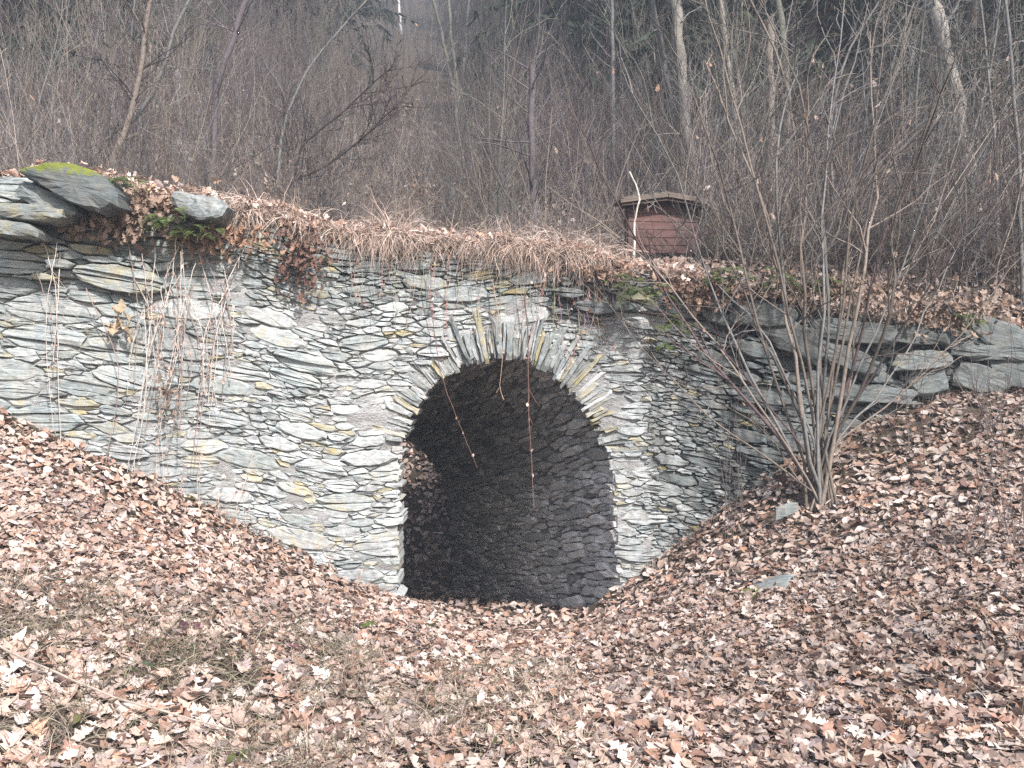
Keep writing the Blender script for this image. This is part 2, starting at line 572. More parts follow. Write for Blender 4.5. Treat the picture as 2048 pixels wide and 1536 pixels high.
def slab(acc, r, poly, mapf, proud, back, tint, seed, uvrot=0.0, rough=0.007, taper=0.86):
    """one stone layer: outline extruded from `back` to `proud` with a chipped, bulging front"""
    m = len(poly)
    c = poly.mean(0)
    size = math.sqrt(max(1e-5, abs(area_of(poly))))
    soft = poly.copy()
    if size > 0.09:                            # larger plates: calmer, flatter faces
        for _ in range(1): soft = (np.roll(soft, 1, 0) + soft * 2 + np.roll(soft, -1, 0)) / 4
    calm = 1.0 if size < 0.09 else 0.5
    inner = c + (soft - c) * taper + r.normal(size=poly.shape) * rough * 0.4 * calm
    edge = min(0.022, size * 0.16)
    tilt = r.normal(size=2) * 0.05
    def dp(q, base): return base + (q - c) @ tilt
    rings = [mapf(poly[:, 0], poly[:, 1], np.full(m, back)),
             mapf(poly[:, 0], poly[:, 1], dp(poly, proud - edge) + r.normal(size=m) * rough),
             mapf(inner[:, 0], inner[:, 1], dp(inner, proud) + r.normal(size=m) * rough * calm),
             mapf(c[:1], c[1:2], np.array([proud + r.normal() * rough * .4 * calm]))]
    V = np.concatenate(rings)
    i = np.arange(m); j = (i + 1) % m
    q = np.concatenate([np.stack([i, j, j + m, i + m], 1), np.stack([i + m, j + m, j + 2 * m, i + 2 * m], 1)])
    t = np.stack([i + 2 * m, j + 2 * m, np.full(m, 3 * m)], 1)
    uv = np.concatenate([poly, poly, inner, c[None]]) - c
    ca, sa = math.cos(uvrot), math.sin(uvrot)
    uv = np.stack([uv[:, 0] * ca + uv[:, 1] * sa, -uv[:, 0] * sa + uv[:, 1] * ca, np.zeros(len(uv))], 1)
    uv[:m, 0] += 0.15
    uv += np.array([seed * 3.17 % 97, seed * 1.71 % 89, seed * 0.37 % 53])
    acc.add(V, [q, t], np.tile(np.asarray(tint), (len(V), 1)), uv)

def facade_map(u, v, d):
    return np.stack([u, face_y(u, v) - d, v], 1)

# bed tilt as a shear of the facade: dips to the right at both ends, level round the arch
def bed(x):
    x = np.asarray(x, float)
    return (-0.14 * (np.minimum(x, -1.6) + 1.6) - 0.20 * (np.maximum(x, 1.35) - 1.35)
            + 0.035 * np.sin(x * 1.9 + 0.6) + 0.02 * np.sin(x * 4.3))
AN = 3.1
def to_metric(c): return np.stack([c[:, 0] / AN, c[:, 1] - bed(c[:, 0])], 1)
def from_metric(p):
    x = p[:, 0] * AN
    return np.stack([x, p[:, 1] + bed(x)], 1)

wall = empty('stone_wall', (0, 9.3, -2.2), 'old grey slate retaining wall with an arched tunnel through its middle', 'wall')
r = rng(11)
def ring_dist(p):
    """distance outward from the arch's curved part (negative inside)"""
    best = np.full(len(p), 9.0)
    for a, b in zip(OPEN[3:15], OPEN[4:16]):
        ab = b - a
        t = np.clip(((p - a) @ ab) / (ab @ ab), 0, 1)
        best = np.minimum(best, np.linalg.norm(p - (a + t[:, None] * ab), axis=1))
    return np.where(inside_poly(p, OPEN), -best, best)
def facade_ok(c):
    g = np.interp(c[:, 0], _ctrl[:21, 0], _ctrl[:21, 2])
    ok = (c[:, 1] > g - 0.30) & (c[:, 1] < top_z(c[:, 0]) - np.interp(c[:, 0], [-3.4, -2.8, 1.3, 1.6, 3.4, 3.8], [.10, .03, .03, .22, .2, .03]))
    return ok & ~inside_poly(c, OPEN * np.array([0.96, 1.0]))
def facade_rad(c):
    x, z = c[:, 0], c[:, 1]
    m = np.interp(x, [-4.6, -3.2, -2.6, 1.2, 1.5, 2.1, 2.7, 6], [1.35, 1.2, 1.0, 0.95, 0.74, 0.85, 1.2, 1.3])
    m = np.where((x < -2.9) & (z > 0.95), m * 1.1, m)
    m = np.where((x > 0.5) & (x < 2.1) & (z > 0.62), 1.25, m)
    m = np.where((x > -1.6) & (x < -1.05) & (z < -0.6), 1.15, m)
    return m * np.where(np.abs(x) > 5.6, 1.5, 1)
P, R = pack(r, (-7.2, 7.4, -2.6, 2.2),
            [(0.068, 0.10, 400), (0.044, 0.064, 1250), (0.028, 0.040, 3800), (0.018, 0.028, 20000), (0.012, 0.017, 30000)],
            facade_rad, facade_ok, to_metric)
polys = cells(P, R)
stones = []                                   # (visible area, acc, centre)
for i, poly in enumerate(polys):
    if poly is None: continue
    poly = np.array(poly)
    if area_of(poly) < 0.00012: continue
    cm = poly.mean(0)
    p = from_metric(poly)
    c = p.mean(0)
    big = R[i] > 0.055
    rd = ring_dist(c[None])[0]
    if c[1] > Z_SPRING - 0.05 and rd < 0.12 + 0.14 * r.random(): continue
    if inside_poly(c[None], OPEN)[0]: continue
    if c[1] > Z_SPRING + 0.1 and inside_poly(p, OPEN).any(): continue
    # cut stones that would stick into the doorway
    if c[1] <= Z_SPRING + 0.1:
        q = [tuple(v) for v in p]
        if c[0] < 0: q = clip_half(q, 1, 0, jamb_left(c[1]) + r.uniform(-0.035, 0.03))
        else: q = clip_half(q, -1, 0, -(jamb_right(c[1]) + r.uniform(-0.03, 0.035)))
        if len(q) < 3: continue
        p = np.array(q)
        if area_of(p) < 0.0005: continue
    q = [tuple(v) for v in p]
    p = np.array(q); c = p.mean(0)
    # mortar gap
    gap = 0.003 + 0.004 * r.random()
    ext = p.max(0) - p.min(0)
    p = c + (p - c) * np.maximum(0.72, 1 - 2 * gap / np.maximum(ext, 0.02))
    x, z = c
    dark = np.interp(x, [-5, -1.2, 1.2, 1.5, 2.4, 4], [1.0, 1.08, 1.05, 0.86, 0.62, 0.50])  # far right lowered: shade of shrubs and overhang painted into the stones
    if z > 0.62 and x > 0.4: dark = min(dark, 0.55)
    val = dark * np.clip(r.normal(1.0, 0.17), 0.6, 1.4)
    warm = (x > -4.7) and (x < 1.5)
    lich = max(0.0, r.normal(0.05, 0.16)) if r.random() < 0.5 else 0.0
    if r.random() < (0.20 if warm else 0.04): lich = r.uniform(0.45, 0.85) * (.72 if R[i] > .06 else 1)
    crust = np.clip(r.normal(np.interp(x, [-5, -2.5, -0.9, 1.2, 1.6, 2.4], [0.34, 0.5, 0.60, 0.54, 0.42, 0.10]), 0.16), 0, .68)
    if z > 0.75: crust *= 0.5
    moss = 1.0
    if z > top_z(x) - 0.35 and r.random() < 0.25: moss = 0.6
    loose = x > 2.3 or (x < -2.9 and z > 0.95) or (z > 0.62 and x > 0.5)
    proud = r.uniform(0.0, 0.030) + 0.18 * R[i] * r.random() + (r.uniform(0.0, 0.14) if loose else 0)
    near_jamb = z < Z_SPRING + 0.1 and (abs(x - jamb_left(z)) < 0.4 or abs(x - jamb_right(z)) < 0.4)
    back = -0.40 if near_jamb else -0.14
    acc = Acc()
    h = ext[1]
    nl = 1 if r.random() < 0.38 else int(np.clip(round(h / r.uniform(0.035, 0.08)), 1, 3))
    zb = p[:, 1] - bed(p[:, 0])
    slope = (bed(x + 0.05) - bed(x - 0.05)) / 0.1 + r.normal() * 0.06
    rel = p[:, 1] - slope * p[:, 0]
    cuts = np.linspace(rel.min(), rel.max(), nl + 1)
    if nl > 1: cuts[1:-1] += r.normal(size=nl - 1) * h * 0.06
    for k in range(nl):
        q = [tuple(v) for v in p]
        if k > 0: q = clip_half(q, slope, -1, -cuts[k] - 0.001)
        if len(q) >= 3 and k < nl - 1: q = clip_half(q, -slope, 1, cuts[k + 1] - 0.001)
        if len(q) < 3: continue
        q = np.array(q)
        if area_of(q) < 0.00015: continue
        q = roughen(r, q, min(0.006, 0.05 * h), 0.07)
        off = r.normal() * 0.010 if nl > 1 else 0
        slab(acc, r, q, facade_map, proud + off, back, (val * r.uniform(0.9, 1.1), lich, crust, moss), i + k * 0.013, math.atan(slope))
    if acc.n:
        stones.append((abs(area_of(p)), acc, np.array([x, face_y(x, z), z])))

def shows(c, area):
    px = 1024 + F * c[0] / c[1]; py = 768 - F * c[2] / c[1]
    g = float(np.interp(c[0], _ctrl[:21, 0], _ctrl[:21, 2]))
    return 0 < px < 2048 and c[2] > g + 0.03 and c[2] < top_z(c[0]) - 0.08
vis = [s for s in stones if shows(s[2], s[0])]
vis.sort(key=lambda s: -s[0])
named = set(id(s[1]) for s in vis[:300])
rest = Acc()
for a, acc, c in stones:
    if id(acc) in named:
        o = link('stone', acc.mesh('stone', M_STONE, origin=c), wall, Vector(c) - wall.location)
    else:
        for kk, fl in acc.f.items(): rest.f.setdefault(kk, []).extend([f + rest.n for f in fl])
        rest.v += acc.v; rest.t += acc.t; rest.u += acc.u; rest.n += acc.n
tag(under(link('small_stones', rest.mesh('small_stones', M_STONE)), wall), kind='stuff')
print('stones', len(stones), 'rest verts', rest.n)

# arch stones: thin slates set on edge, fanned round the opening
r = rng(12)
arc = OPEN[3:16]
arcl = np.concatenate([[0], np.cumsum(np.linalg.norm(np.diff(arc, axis=0), axis=1))])
def arc_at(s): return np.array([np.interp(s, arcl, arc[:, 0]), np.interp(s, arcl, arc[:, 1])])
s = 0.0; k = 0
while s < arcl[-1]:
    w = r.uniform(0.018, 0.042) if r.random() < 0.8 else r.uniform(0.042, 0.075)
    a, b = arc_at(s), arc_at(min(s + w, arcl[-1]))
    mid = (a + b) / 2
    d = norm(mid - AC + np.array([0, 0.06]))
    frac = s / arcl[-1]
    L = r.uniform(0.20, 0.52) if 0.3 < frac < 0.75 else r.uniform(0.12, 0.36)
    inn = r.uniform(-0.03, 0.06)
    da, db = norm(a - AC + np.array([0, 0.06])), norm(b - AC + np.array([0, 0.06]))
    kx = r.normal(size=2) * 0.05; da = norm(da + kx); db = norm(db + kx)
    na = a + (b - a) * 0.06; nb = b - (b - a) * 0.06
    poly = np.array([na - da * inn, na + da * L * 0.5 - (b - a) * 0.03, na + da * L * r.uniform(.85, 1), nb + db * L, nb + db * L * 0.5, nb - db * (inn + r.uniform(-0.02, 0.02))])
    if area_of(poly) < 0: poly = poly[::-1]
    poly = roughen(r, poly, 0.005, 0.10)
    acc = Acc()
    lich = r.uniform(0.55, 0.9) if r.random() < (0.4 if frac > .7 else .22) else max(0, r.normal(0.1, 0.2))
    top = 0.35 < frac < 0.7
    slab(acc, r, poly, facade_map, r.uniform(0.0, 0.07) if top else r.uniform(-0.01, 0.035), -0.42,
         ((0.85 if top else 0.98) * np.clip(r.normal(1, 0.16), .6, 1.35), lich, np.clip(r.normal(0.42, 0.2), 0, 1), 1.0), 500 + k * 1.37,
         math.atan2(d[1], d[0]), rough=0.006)
    c = np.array([mid[0], float(face_y(mid[0], mid[1])), mid[1]])
    link('arch_stone', acc.mesh('arch_stone', M_STONE, origin=c), wall, Vector(c) - wall.location)
    s += w; k += 1

# mortar and rubble core behind the stones
r = rng(13)
xs = np.arange(-7.5, 7.6, 0.04); zs = np.arange(-2.8, 2.25, 0.04)
X, Z = np.meshgrid(xs, zs)
Zc = np.minimum(Z, top_z(X) - 0.02)
flush = np.interp(X, [-7, -3, -1, 1.3, 1.5, 2.3], [-0.012, -0.006, -0.002, -0.004, -0.024, -0.16])
flush = np.where((Zc > top_z(X) - 0.45), flush - 0.06, flush)
D = flush + 0.018 * vnoise(X * 3, Zc * 3, 21) + 0.014 * vnoise(X * 9, Zc * 14, 22) + 0.008 * vnoise(X * 25, Zc * 30, 23)
V = np.stack([X, face_y(X, Zc) - D, Zc], -1).reshape(-1, 3)
nx, nz = len(xs), len(zs)
i = np.arange((nz - 1) * (nx - 1)); a = (i // (nx - 1)) * nx + i % (nx - 1)
cc = np.stack([X.ravel()[a] + 0.02, Z.ravel()[a] + 0.02], 1)
keep = ~inside_poly(cc, OPEN + np.sign(OPEN - AC) * np.array([0.02, 0.0])) & (Z.ravel()[a] < top_z(cc[:, 0]))
a = a[keep]
under(link('mortar_core', mesh_np('mortar_core', V, [np.stack([a, a + 1, a + nx + 1, a + nx], 1)], M_MORTAR)), wall)

# ------------------------------------------------------------------ tunnel lining
YF = 13.95
hw, hh = (XR - XL) / 2, OPEN[:, 1].max() - OPEN[0, 1]
xc0, zf0 = (XL + XR) / 2, OPEN[0, 1]
xcf, hwf = (770 - 1024) / F * YF, 0.985
zff, hf = (768 - 1205) / F * YF, 335 / F * YF
prof = np.concatenate([OPEN])
pl = np.concatenate([[0], np.cumsum(np.linalg.norm(np.diff(prof, axis=0), axis=1))])
LEN = 5.0
def tunnel_map(u, v, d):
    """u metres along the tunnel (0..LEN), v metres round the profile, d metres inward"""
    t = u / LEN
    x = np.interp(v, pl, prof[:, 0]); z = np.interp(v, pl, prof[:, 1])
    e = 0.05
    tx = np.interp(v + e, pl, prof[:, 0]) - np.interp(v - e, pl, prof[:, 0])
    tz = np.interp(v + e, pl, prof[:, 1]) - np.interp(v - e, pl, prof[:, 1])
    n = norm(np.stack([tz, -tx], -1))          # inward
    x0 = x + n[..., 0] * (d - 0.05); z0 = z + n[..., 1] * (d - 0.05)
    xn, zn = (x0 - xc0) / hw, (z0 - zf0) / hh
    return np.stack([x0 * (1 - t) + (xcf + xn * hwf) * t, face_y(x0, z0) * (1 - t) + YF * t, z0 * (1 - t) + (zff + zn * hf) * t], -1)
r = rng(14)
us = np.linspace(0.02, LEN, 70); vv = np.linspace(0, pl[-1], 120)
U, W = np.meshgrid(us, vv)
D = 0.012 * vnoise(U * 3, W * 3, 31) + 0.010 * vnoise(U * 11, W * 16, 32)
V = tunnel_map(U.ravel(), W.ravel(), D.ravel())
nx, nz = len(us), len(vv)
i = np.arange((nz - 1) * (nx - 1)); a = (i // (nx - 1)) * nx + i % (nx - 1)
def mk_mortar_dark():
    m = M_MORTAR.copy(); m.name = 'dark_mortar'  # copy of the lime mortar in darker colours, for the tunnel
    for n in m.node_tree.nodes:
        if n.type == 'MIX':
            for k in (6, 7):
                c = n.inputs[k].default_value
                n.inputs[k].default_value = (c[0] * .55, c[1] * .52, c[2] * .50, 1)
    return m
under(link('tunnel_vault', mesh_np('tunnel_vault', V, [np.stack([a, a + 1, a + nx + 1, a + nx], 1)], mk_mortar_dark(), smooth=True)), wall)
P, R = pack(r, (0.0, LEN, 0, pl[-1]), [(0.06, 0.09, 60), (0.04, 0.055, 400), (0.026, 0.036, 2600), (0.018, 0.024, 9000)],
            lambda c: np.ones(len(c)), lambda c: (c[:, 1] > 1.2), lambda c: np.stack([c[:, 0] / 4.2, c[:, 1] + 0.03 * np.sin(c[:, 0] * 3)], 1))
acc = Acc(); shown = []
for i, poly in enumerate(cells(P, R)):
    if poly is None: continue
    p = np.array(poly) * np.array([4.2, 1.0]); p[:, 1] -= 0.03 * np.sin(p[:, 0] * 3)
    if area_of(p) < 0.0006: continue
    p[:, 0] = np.clip(p[:, 0], 0.0, LEN)
    c = p.mean(0); p = c + (p - c) * 0.9
    p = roughen(r, p, 0.006, 0.12)
    a1 = Acc()
    height_val = np.interp(np.interp(c[1], pl, prof[:, 1]), [-1.5, -1.0, Z_SPRING, 0.0], [1.35, 1.2, .72, .45])   # stone value falls from the foot towards the crown
    slab(a1, r, p, tunnel_map, r.uniform(0.015, 0.07), -0.05, (height_val * np.clip(r.normal(1, .32), .45, 1.8), 0, np.clip(r.normal(0.42, 0.25), 0, 1), 1), 900 + i, 0, 0.008)
    x = tunnel_map(c[:1], c[1:2], np.zeros(1))[0]
    if c[0] < 1.9 and c[1] > pl[-1] - 3.0 and c[1] < pl[-1] - 0.15:
        shown.append((abs(area_of(p)) / (1 + c[0]), a1, x))
    else:
        for kk, fl in a1.f.items(): acc.f.setdefault(kk, []).extend([f + acc.n for f in fl])
        acc.v += a1.v; acc.t += a1.t; acc.u += a1.u; acc.n += a1.n
shown.sort(key=lambda s: -s[0])
for n_, (q, a1, x) in enumerate(shown):
    if n_ < 110:
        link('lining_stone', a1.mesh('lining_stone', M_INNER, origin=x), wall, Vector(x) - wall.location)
    else:
        for kk, fl in a1.f.items(): acc.f.setdefault(kk, []).extend([f + acc.n for f in fl])
        acc.v += a1.v; acc.t += a1.t; acc.u += a1.u; acc.n += a1.n
tag(under(link('tunnel_stones', acc.mesh('tunnel_stones', M_INNER)), wall), kind='stuff')

# tunnel floor
us = np.linspace(-0.05, 1.12, 40); ws = np.linspace(-1.25, 1.25, 26)
U, W = np.meshgrid(us, ws)
zn_ = float(np.interp(xc0, _ctrl[:21, 0], _ctrl[:21, 2]))
Xf = (xc0 + W * hw) * (1 - U) + (xcf + W * hwf) * U
Yf = (face_y(0, -2) + 0.02) * (1 - U) + YF * U
def floor_z(w, u):
    z0 = zn_ - 0.02 + 0.10 * w * w + 0.06 * np.maximum(0, -w)
    return z0 * (1 - u) + (zff + 0.12 + 0.2 * np.maximum(0, -w)) * u
Zf = floor_z(W, U) + 0.02 * vnoise(U * 14, W * 5, 41)
i = np.arange(25 * 39); a = (i // 39) * 40 + i % 39
tf = link('tunnel_floor', mesh_np('tunnel_floor', np.stack([Xf, Yf, Zf], -1).reshape(-1, 3), [np.stack([a, a + 1, a + 41, a + 40], 1)], M_SOIL, smooth=True))
tag(tf, 'dark earth floor running down through the tunnel', kind='structure')

# ------------------------------------------------------------------ leaves
OAK = [(0.0, 0.02), (0.14, 0.05), (0.24, 0.20), (0.33, 0.10), (0.46, 0.31), (0.55, 0.15), (0.68, 0.34), (0.77, 0.17), (0.88, 0.22), (1.0, 0.03)]
OAK_LOW = [(0.0, 0.02), (0.2, 0.17), (0.34, 0.10), (0.5, 0.31), (0.6, 0.16), (0.78, 0.30), (1.0, 0.04)]
OAK_FAR = [(0.0, 0.03), (0.45, 0.30), (0.72, 0.28), (1.0, 0.04)]
OVATE = [(0.0, 0.03), (0.22, 0.24), (0.48, 0.31), (0.75, 0.2), (1.0, 0.01)]
SCRAP = [(0.0, 0.14), (0.4, 0.1), (0.7, 0.16), (1.0, 0.05)]
def leaf_template(st):
    st = np.array(st)
    n = len(st)
    V = np.zeros((n, 3, 3))
    V[:, 0, 0] = st[:, 0]; V[:, 0, 1] = -st[:, 1]
    V[:, 1, 0] = st[:, 0]
    V[:, 2, 0] = st[:, 0]; V[:, 2, 1] = st[:, 1]
    V[:, 0, 0] += 0.05 * np.sin(st[:, 0] * 9); V[:, 2, 0] -= 0.03 * np.sin(st[:, 0] * 9)
    idx = np.arange(n * 3).reshape(n, 3)
    q = np.concatenate([np.stack([idx[:-1, k], idx[1:, k], idx[1:, k + 1], idx[:-1, k + 1]], 1) for k in (0, 1)])
    return V.reshape(-1, 3), q
def leaf_batch(r, pos, nrm, size, tint, st, tiltamp=0.45, hang=None):
    """pos (N,3), nrm (N,3) ground normals -> V (N,K,3), template faces"""
    T, q = leaf_template(st)
    n = len(pos)
    c1 = r.normal(0.35, 0.7, n); c2 = r.normal(0.1, 0.4, n); tw = r.normal(0, 0.5, n)
    v = np.repeat(T[None], n, 0)
    x, y = v[..., 0] - 0.5, v[..., 1]
    asym = r.uniform(0.75, 1.25, (n, 1))
    z = c1[:, None] * y * y * 1.6 + c2[:, None] * x * x + tw[:, None] * x * y + 0.03 * np.sin(x * 14 + tw[:, None] * 9) * np.sign(y)
    v = np.stack([x, y * asym, z], -1) * size[:, None, None]
    nn = norm(nrm + r.normal(size=(n, 3)) * tiltamp)
    a = norm(np.cross(nn, norm(r.normal(size=(n, 3))))) if hang is None else norm(hang)
    if hang is not None: nn = norm(nn - (nn * a).sum(-1, keepdims=True) * a)
    b = np.cross(nn, a)
    V = pos[:, None] + v[..., :1] * a[:, None] + v[..., 1:2] * b[:, None] + v[..., 2:] * nn[:, None]
    return V, q
PAL = np.array([(0.43, 0.29, 0.20), (0.50, 0.37, 0.27), (0.33, 0.19, 0.12), (0.24, 0.13, 0.085), (0.37, 0.25, 0.18), (0.56, 0.44, 0.34), (0.16, 0.09, 0.065), (0.40, 0.22, 0.13), (0.29, 0.21, 0.17)])
def leaf_tint(r, n, bright=1.0, w=(.24, .23, .10, .06, .18, .12, .03, .04, .06)):
    c = PAL[r.choice(len(PAL), n, p=np.array(w) / sum(w))]
    return c * r.uniform(0.75, 1.2, (n, 1)) * bright * np.array([1.32, 1.45, 1.72])
def add_leaves(acc, r, pos, nrm, size, tint, st, **kw):
    V, q = leaf_batch(r, pos, nrm, size, tint, st, **kw)
    n, K = V.shape[:2]
    off = (np.arange(n) * K)[:, None, None]
    acc.add(V.reshape(-1, 3), [(q[None] + off).reshape(-1, 4)], np.repeat(tint, K, 0))
def normals(f, x, y, e=0.04):
    dx = (f(x + e, y) - f(x - e, y)) / (2 * e); dy = (f(x, y + e) - f(x, y - e)) / (2 * e)
    return norm(np.stack([-dx, -dy, np.ones_like(dx)], -1))

r = rng(21)
# 300 nearest leaves one by one
cand_n = 330
px = r.uniform(10, 2038, cand_n); yy = r.uniform(4.15, 5.6, cand_n) - 0.9 * r.random(cand_n) ** 3
x = (px - 1024) / F * yy
z = ground_z(x, yy)
okk = (768 - z / yy * F) < 1530
x, yy, z = x[okk][:300], yy[okk][:300], z[okk][:300]
nr = normals(ground_z, x, yy)
siz = r.uniform(0.09, 0.155, len(x))
tn = leaf_tint(r, len(x), 1.05, (.22, .24, .1, .06, .14, .14, .02, .06, .02))
pos = np.stack([x, yy, z], -1) + nr * r.uniform(0.025, 0.05, (len(x), 1))
V, q = leaf_batch(r, pos * 0, nr, siz, tn, OAK, tiltamp=0.28)
for k in range(len(x)):
    me = mesh_np('oak_leaf', V[k], [q], M_LEAF, np.tile(tn[k], (V.shape[1], 1)))
    link('oak_leaf', me, ground, pos[k])

litter = Acc()
# near field
def scatter_ground(n, y0, y1, st, s0, s1, lift, bright=1.0, wid=0.62):
    yy = np.sqrt(r.uniform(y0 ** 2, y1 ** 2, n))
    x = r.uniform(-wid, wid, n) * yy
    lim = face_y(x, -1.3) - 0.02
    k = yy < lim
    x, yy = x[k], yy[k]
    # clumping: thin patches show soil and grass on the near left bank
    dens = 0.95 + 0.45 * vnoise(x * 1.7, yy * 1.7, 51) + 0.35 * vnoise(x * 5, yy * 5, 52)
    left = np.clip((-x - 0.2) / 1.2, 0, 1) * np.clip((6.3 - yy) / 0.8, 0, 1)
    dens -= 0.62 * left * (0.6 + 0.8 * vnoise(x * 2.6, yy * 3.1, 57))
    k = r.random(len(x)) < dens
    x, yy = x[k], yy[k]
    z = ground_z(x, yy); nr = normals(ground_z, x, yy)
    p = np.stack([x, yy, z], -1) + nr * (r.random((len(x), 1)) * lift + 0.006)
    darkpatch = 0.85 + 0.2 * vnoise(x * 1.2 + 4, yy * 1.2, 53)
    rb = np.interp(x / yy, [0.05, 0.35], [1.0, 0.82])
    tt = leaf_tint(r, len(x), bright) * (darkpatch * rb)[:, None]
    kind = r.random(len(x))
    sz = r.uniform(s0, s1, len(x)) * np.where(r.random(len(x)) < .15, .6, 1)
    for lo, hi, shp, ta, mul in ((0, .66, st, .30, 1.0), (.66, .82, OVATE, .35, .88), (.82, .91, st, .8, .95), (.91, 1.01, SCRAP, .6, .8)):
        q = (kind >= lo) & (kind < hi)
        add_leaves(litter, r, p[q], nr[q], sz[q], tt[q] * mul, shp, tiltamp=ta)
n = 16000                                      # crumbled dark leaf bits underneath
yy = np.sqrt(r.uniform(2.4 ** 2, 8.8 ** 2, n)); x = r.uniform(-.6, .6, n) * yy
q = yy < face_y(x, -1.3) - .03
x, yy = x[q], yy[q]; n = len(x)
nr = normals(ground_z, x, yy)
p = np.stack([x, yy, ground_z(x, yy)], -1) + nr * .006
for shp, a_, b_ in ((SCRAP, 0, n // 2), (OAK_FAR, n // 2, n)):
    add_leaves(litter, r, p[a_:b_], nr[a_:b_], r.uniform(.025, .08, b_ - a_), leaf_tint(r, b_ - a_, .72), shp, tiltamp=.35)
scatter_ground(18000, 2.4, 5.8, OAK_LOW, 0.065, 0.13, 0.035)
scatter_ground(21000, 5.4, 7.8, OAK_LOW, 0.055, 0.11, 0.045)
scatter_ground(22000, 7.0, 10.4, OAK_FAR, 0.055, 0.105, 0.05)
# tunnel floor and gully
n = 1500
u = r.uniform(0.0, 1.05, n); w = r.uniform(-1, 1, n)
p = np.stack([(xc0 + w * hw) * (1 - u) + (xcf + w * hwf) * u, (face_y(0, -2)) * (1 - u) + YF * u, floor_z(w, u) + 0.03 + 0.03 * r.random(n)], -1)
keep = r.random(n) < np.clip(1.15 - u - 0.3 * w, 0.35, 1)
p = p[keep]
add_leaves(litter, r, p, np.tile([0, 0, 1.0], (len(p), 1)), r.uniform(0.06, 0.11, len(p)), leaf_tint(r, len(p), 0.85), OAK_FAR)
n = 7000
x = r.uniform(-5, 1.2, n); yy = r.uniform(14.0, 19.5, n)
p = np.stack([x, yy, hill_z(x, yy) + 0.02 + 0.05 * r.random(n)], -1)
add_leaves(litter, r, p, normals(hill_z, x, yy), r.uniform(0.07, 0.13, n), leaf_tint(r, n, 0.95), OAK_FAR)
# wall top, the leafy slope at the right and the path's edge
n = 15000
x = r.uniform(-6, 7.2, n); bk = r.random(n) ** 1.5 * 3.0
yy = face_y(x, 1.0) + 0.02 + bk
p = np.stack([x, yy, hill_z(x, yy) + 0.01 + 0.05 * r.random(n)], -1)
rb = np.interp(x, [.8, 2.2], [1.0, .62])[:, None]   # leaves darken to the right: partial shade put into their colour
add_leaves(litter, r, p, normals(hill_z, x, yy), r.uniform(0.06, 0.11, n), leaf_tint(r, n, 0.95) * rb, OAK_FAR, tiltamp=0.7)
n = 2800                                       # leaves caught in the grass of the wall top
x = r.uniform(-4.3, 1.9, n); yy = face_y(x, 1.0) + r.uniform(-.10, .35, n)
p = np.stack([x, yy, hill_z(x, np.maximum(yy, face_y(x, 1.0))) + r.uniform(-.06, .16, n)], -1)
add_leaves(litter, r, p, np.tile([0, -.5, .8], (n, 1)), r.uniform(.05, .1, n), leaf_tint(r, n, 1.0), OAK_LOW, tiltamp=.9)
# hillside, thinner and farther
n = 12000
yy = 14.5 + 24 * r.random(n) ** 1.6; x = r.uniform(-.62, .62, n) * yy
p = np.stack([x, yy, hill_z(x, yy) + 0.02 + 0.06 * r.random(n)], -1)
add_leaves(litter, r, p, normals(hill_z, x, yy), r.uniform(0.09, 0.16, n), leaf_tint(r, n, 0.5), OAK_FAR, tiltamp=0.7)
lit = link('leaf_litter', litter.mesh('leaf_litter', M_LEAF))
tag(lit, 'thick carpet of fallen tan and brown oak leaves on the slopes', 'leaf litter', kind='stuff')

# ------------------------------------------------------------------ dry grass
STRAW = np.array([(0.60, 0.46, 0.37), (0.52, 0.39, 0.31), (0.70, 0.57, 0.48), (0.44, 0.32, 0.25), (0.30, 0.23, 0.18)])
def straw(r, n, b=1.0): return STRAW[r.integers(0, len(STRAW), n)] * r.uniform(0.75, 1.15, (n, 1)) * b
r = rng(31)
ga = Acc()
# overhanging fringe along the wall top: tufts of unequal size that part and droop every way
cl = []
for k in range(640):
    px_ = r.uniform(440, 1250) if k < 560 else r.uniform(1250, 1950)
    xx = (px_ - 1024) / F * 9.3
    dn = 0.5 + 0.5 * vnoise(np.array([xx * 2.6]), np.array([1.7]), 77)[0]
    if k < 560 and r.random() > 0.22 + 1.0 * dn: continue
    if 1232 < px_ < 1440: continue
    cl.append((xx, r.uniform(-0.04, 0.42), (0.45 + 0.75 * dn * r.uniform(.5, 1.3)) if k < 560 else 0.4))
for xx, bk, amt in cl:
    n = int(r.integers(20, 50) * min(1, amt + .2))
    bx = xx + r.normal(size=n) * 0.035; by = face_y(xx, 1.0) + bk + r.normal(size=n) * 0.03
    base = np.stack([bx, by, hill_z(bx, by) + 0.05 * amt * r.random(n)], -1)
    th = r.uniform(0, 2 * np.pi, n)
    lean = np.array([r.normal() * .45, -0.6, 0])
    d = np.stack([np.cos(th) * .75, np.sin(th) * .5, r.uniform(.5, 1.3, n)], -1) + lean
    L = r.uniform(0.15, 0.55, n) * (0.5 + 0.6 * amt)
    Kp = 7
    path = np.zeros((n, Kp, 3)); path[:, 0] = base; dd = norm(d)
    sag = r.uniform(.22, .55, (n, 1)) * np.array([0, 0, -1.0])
    for q_ in range(1, Kp):
        dd = norm(dd + sag + r.normal(size=(n, 3)) * 0.2)
        path[:, q_] = path[:, q_ - 1] + dd * (L / (Kp - 1))[:, None]
    ribbons(ga, path, r.uniform(0.004, 0.010, n), straw(r, n, r.uniform(.8, 1.4)) * np.array([.95, .98, 1.03]), r)
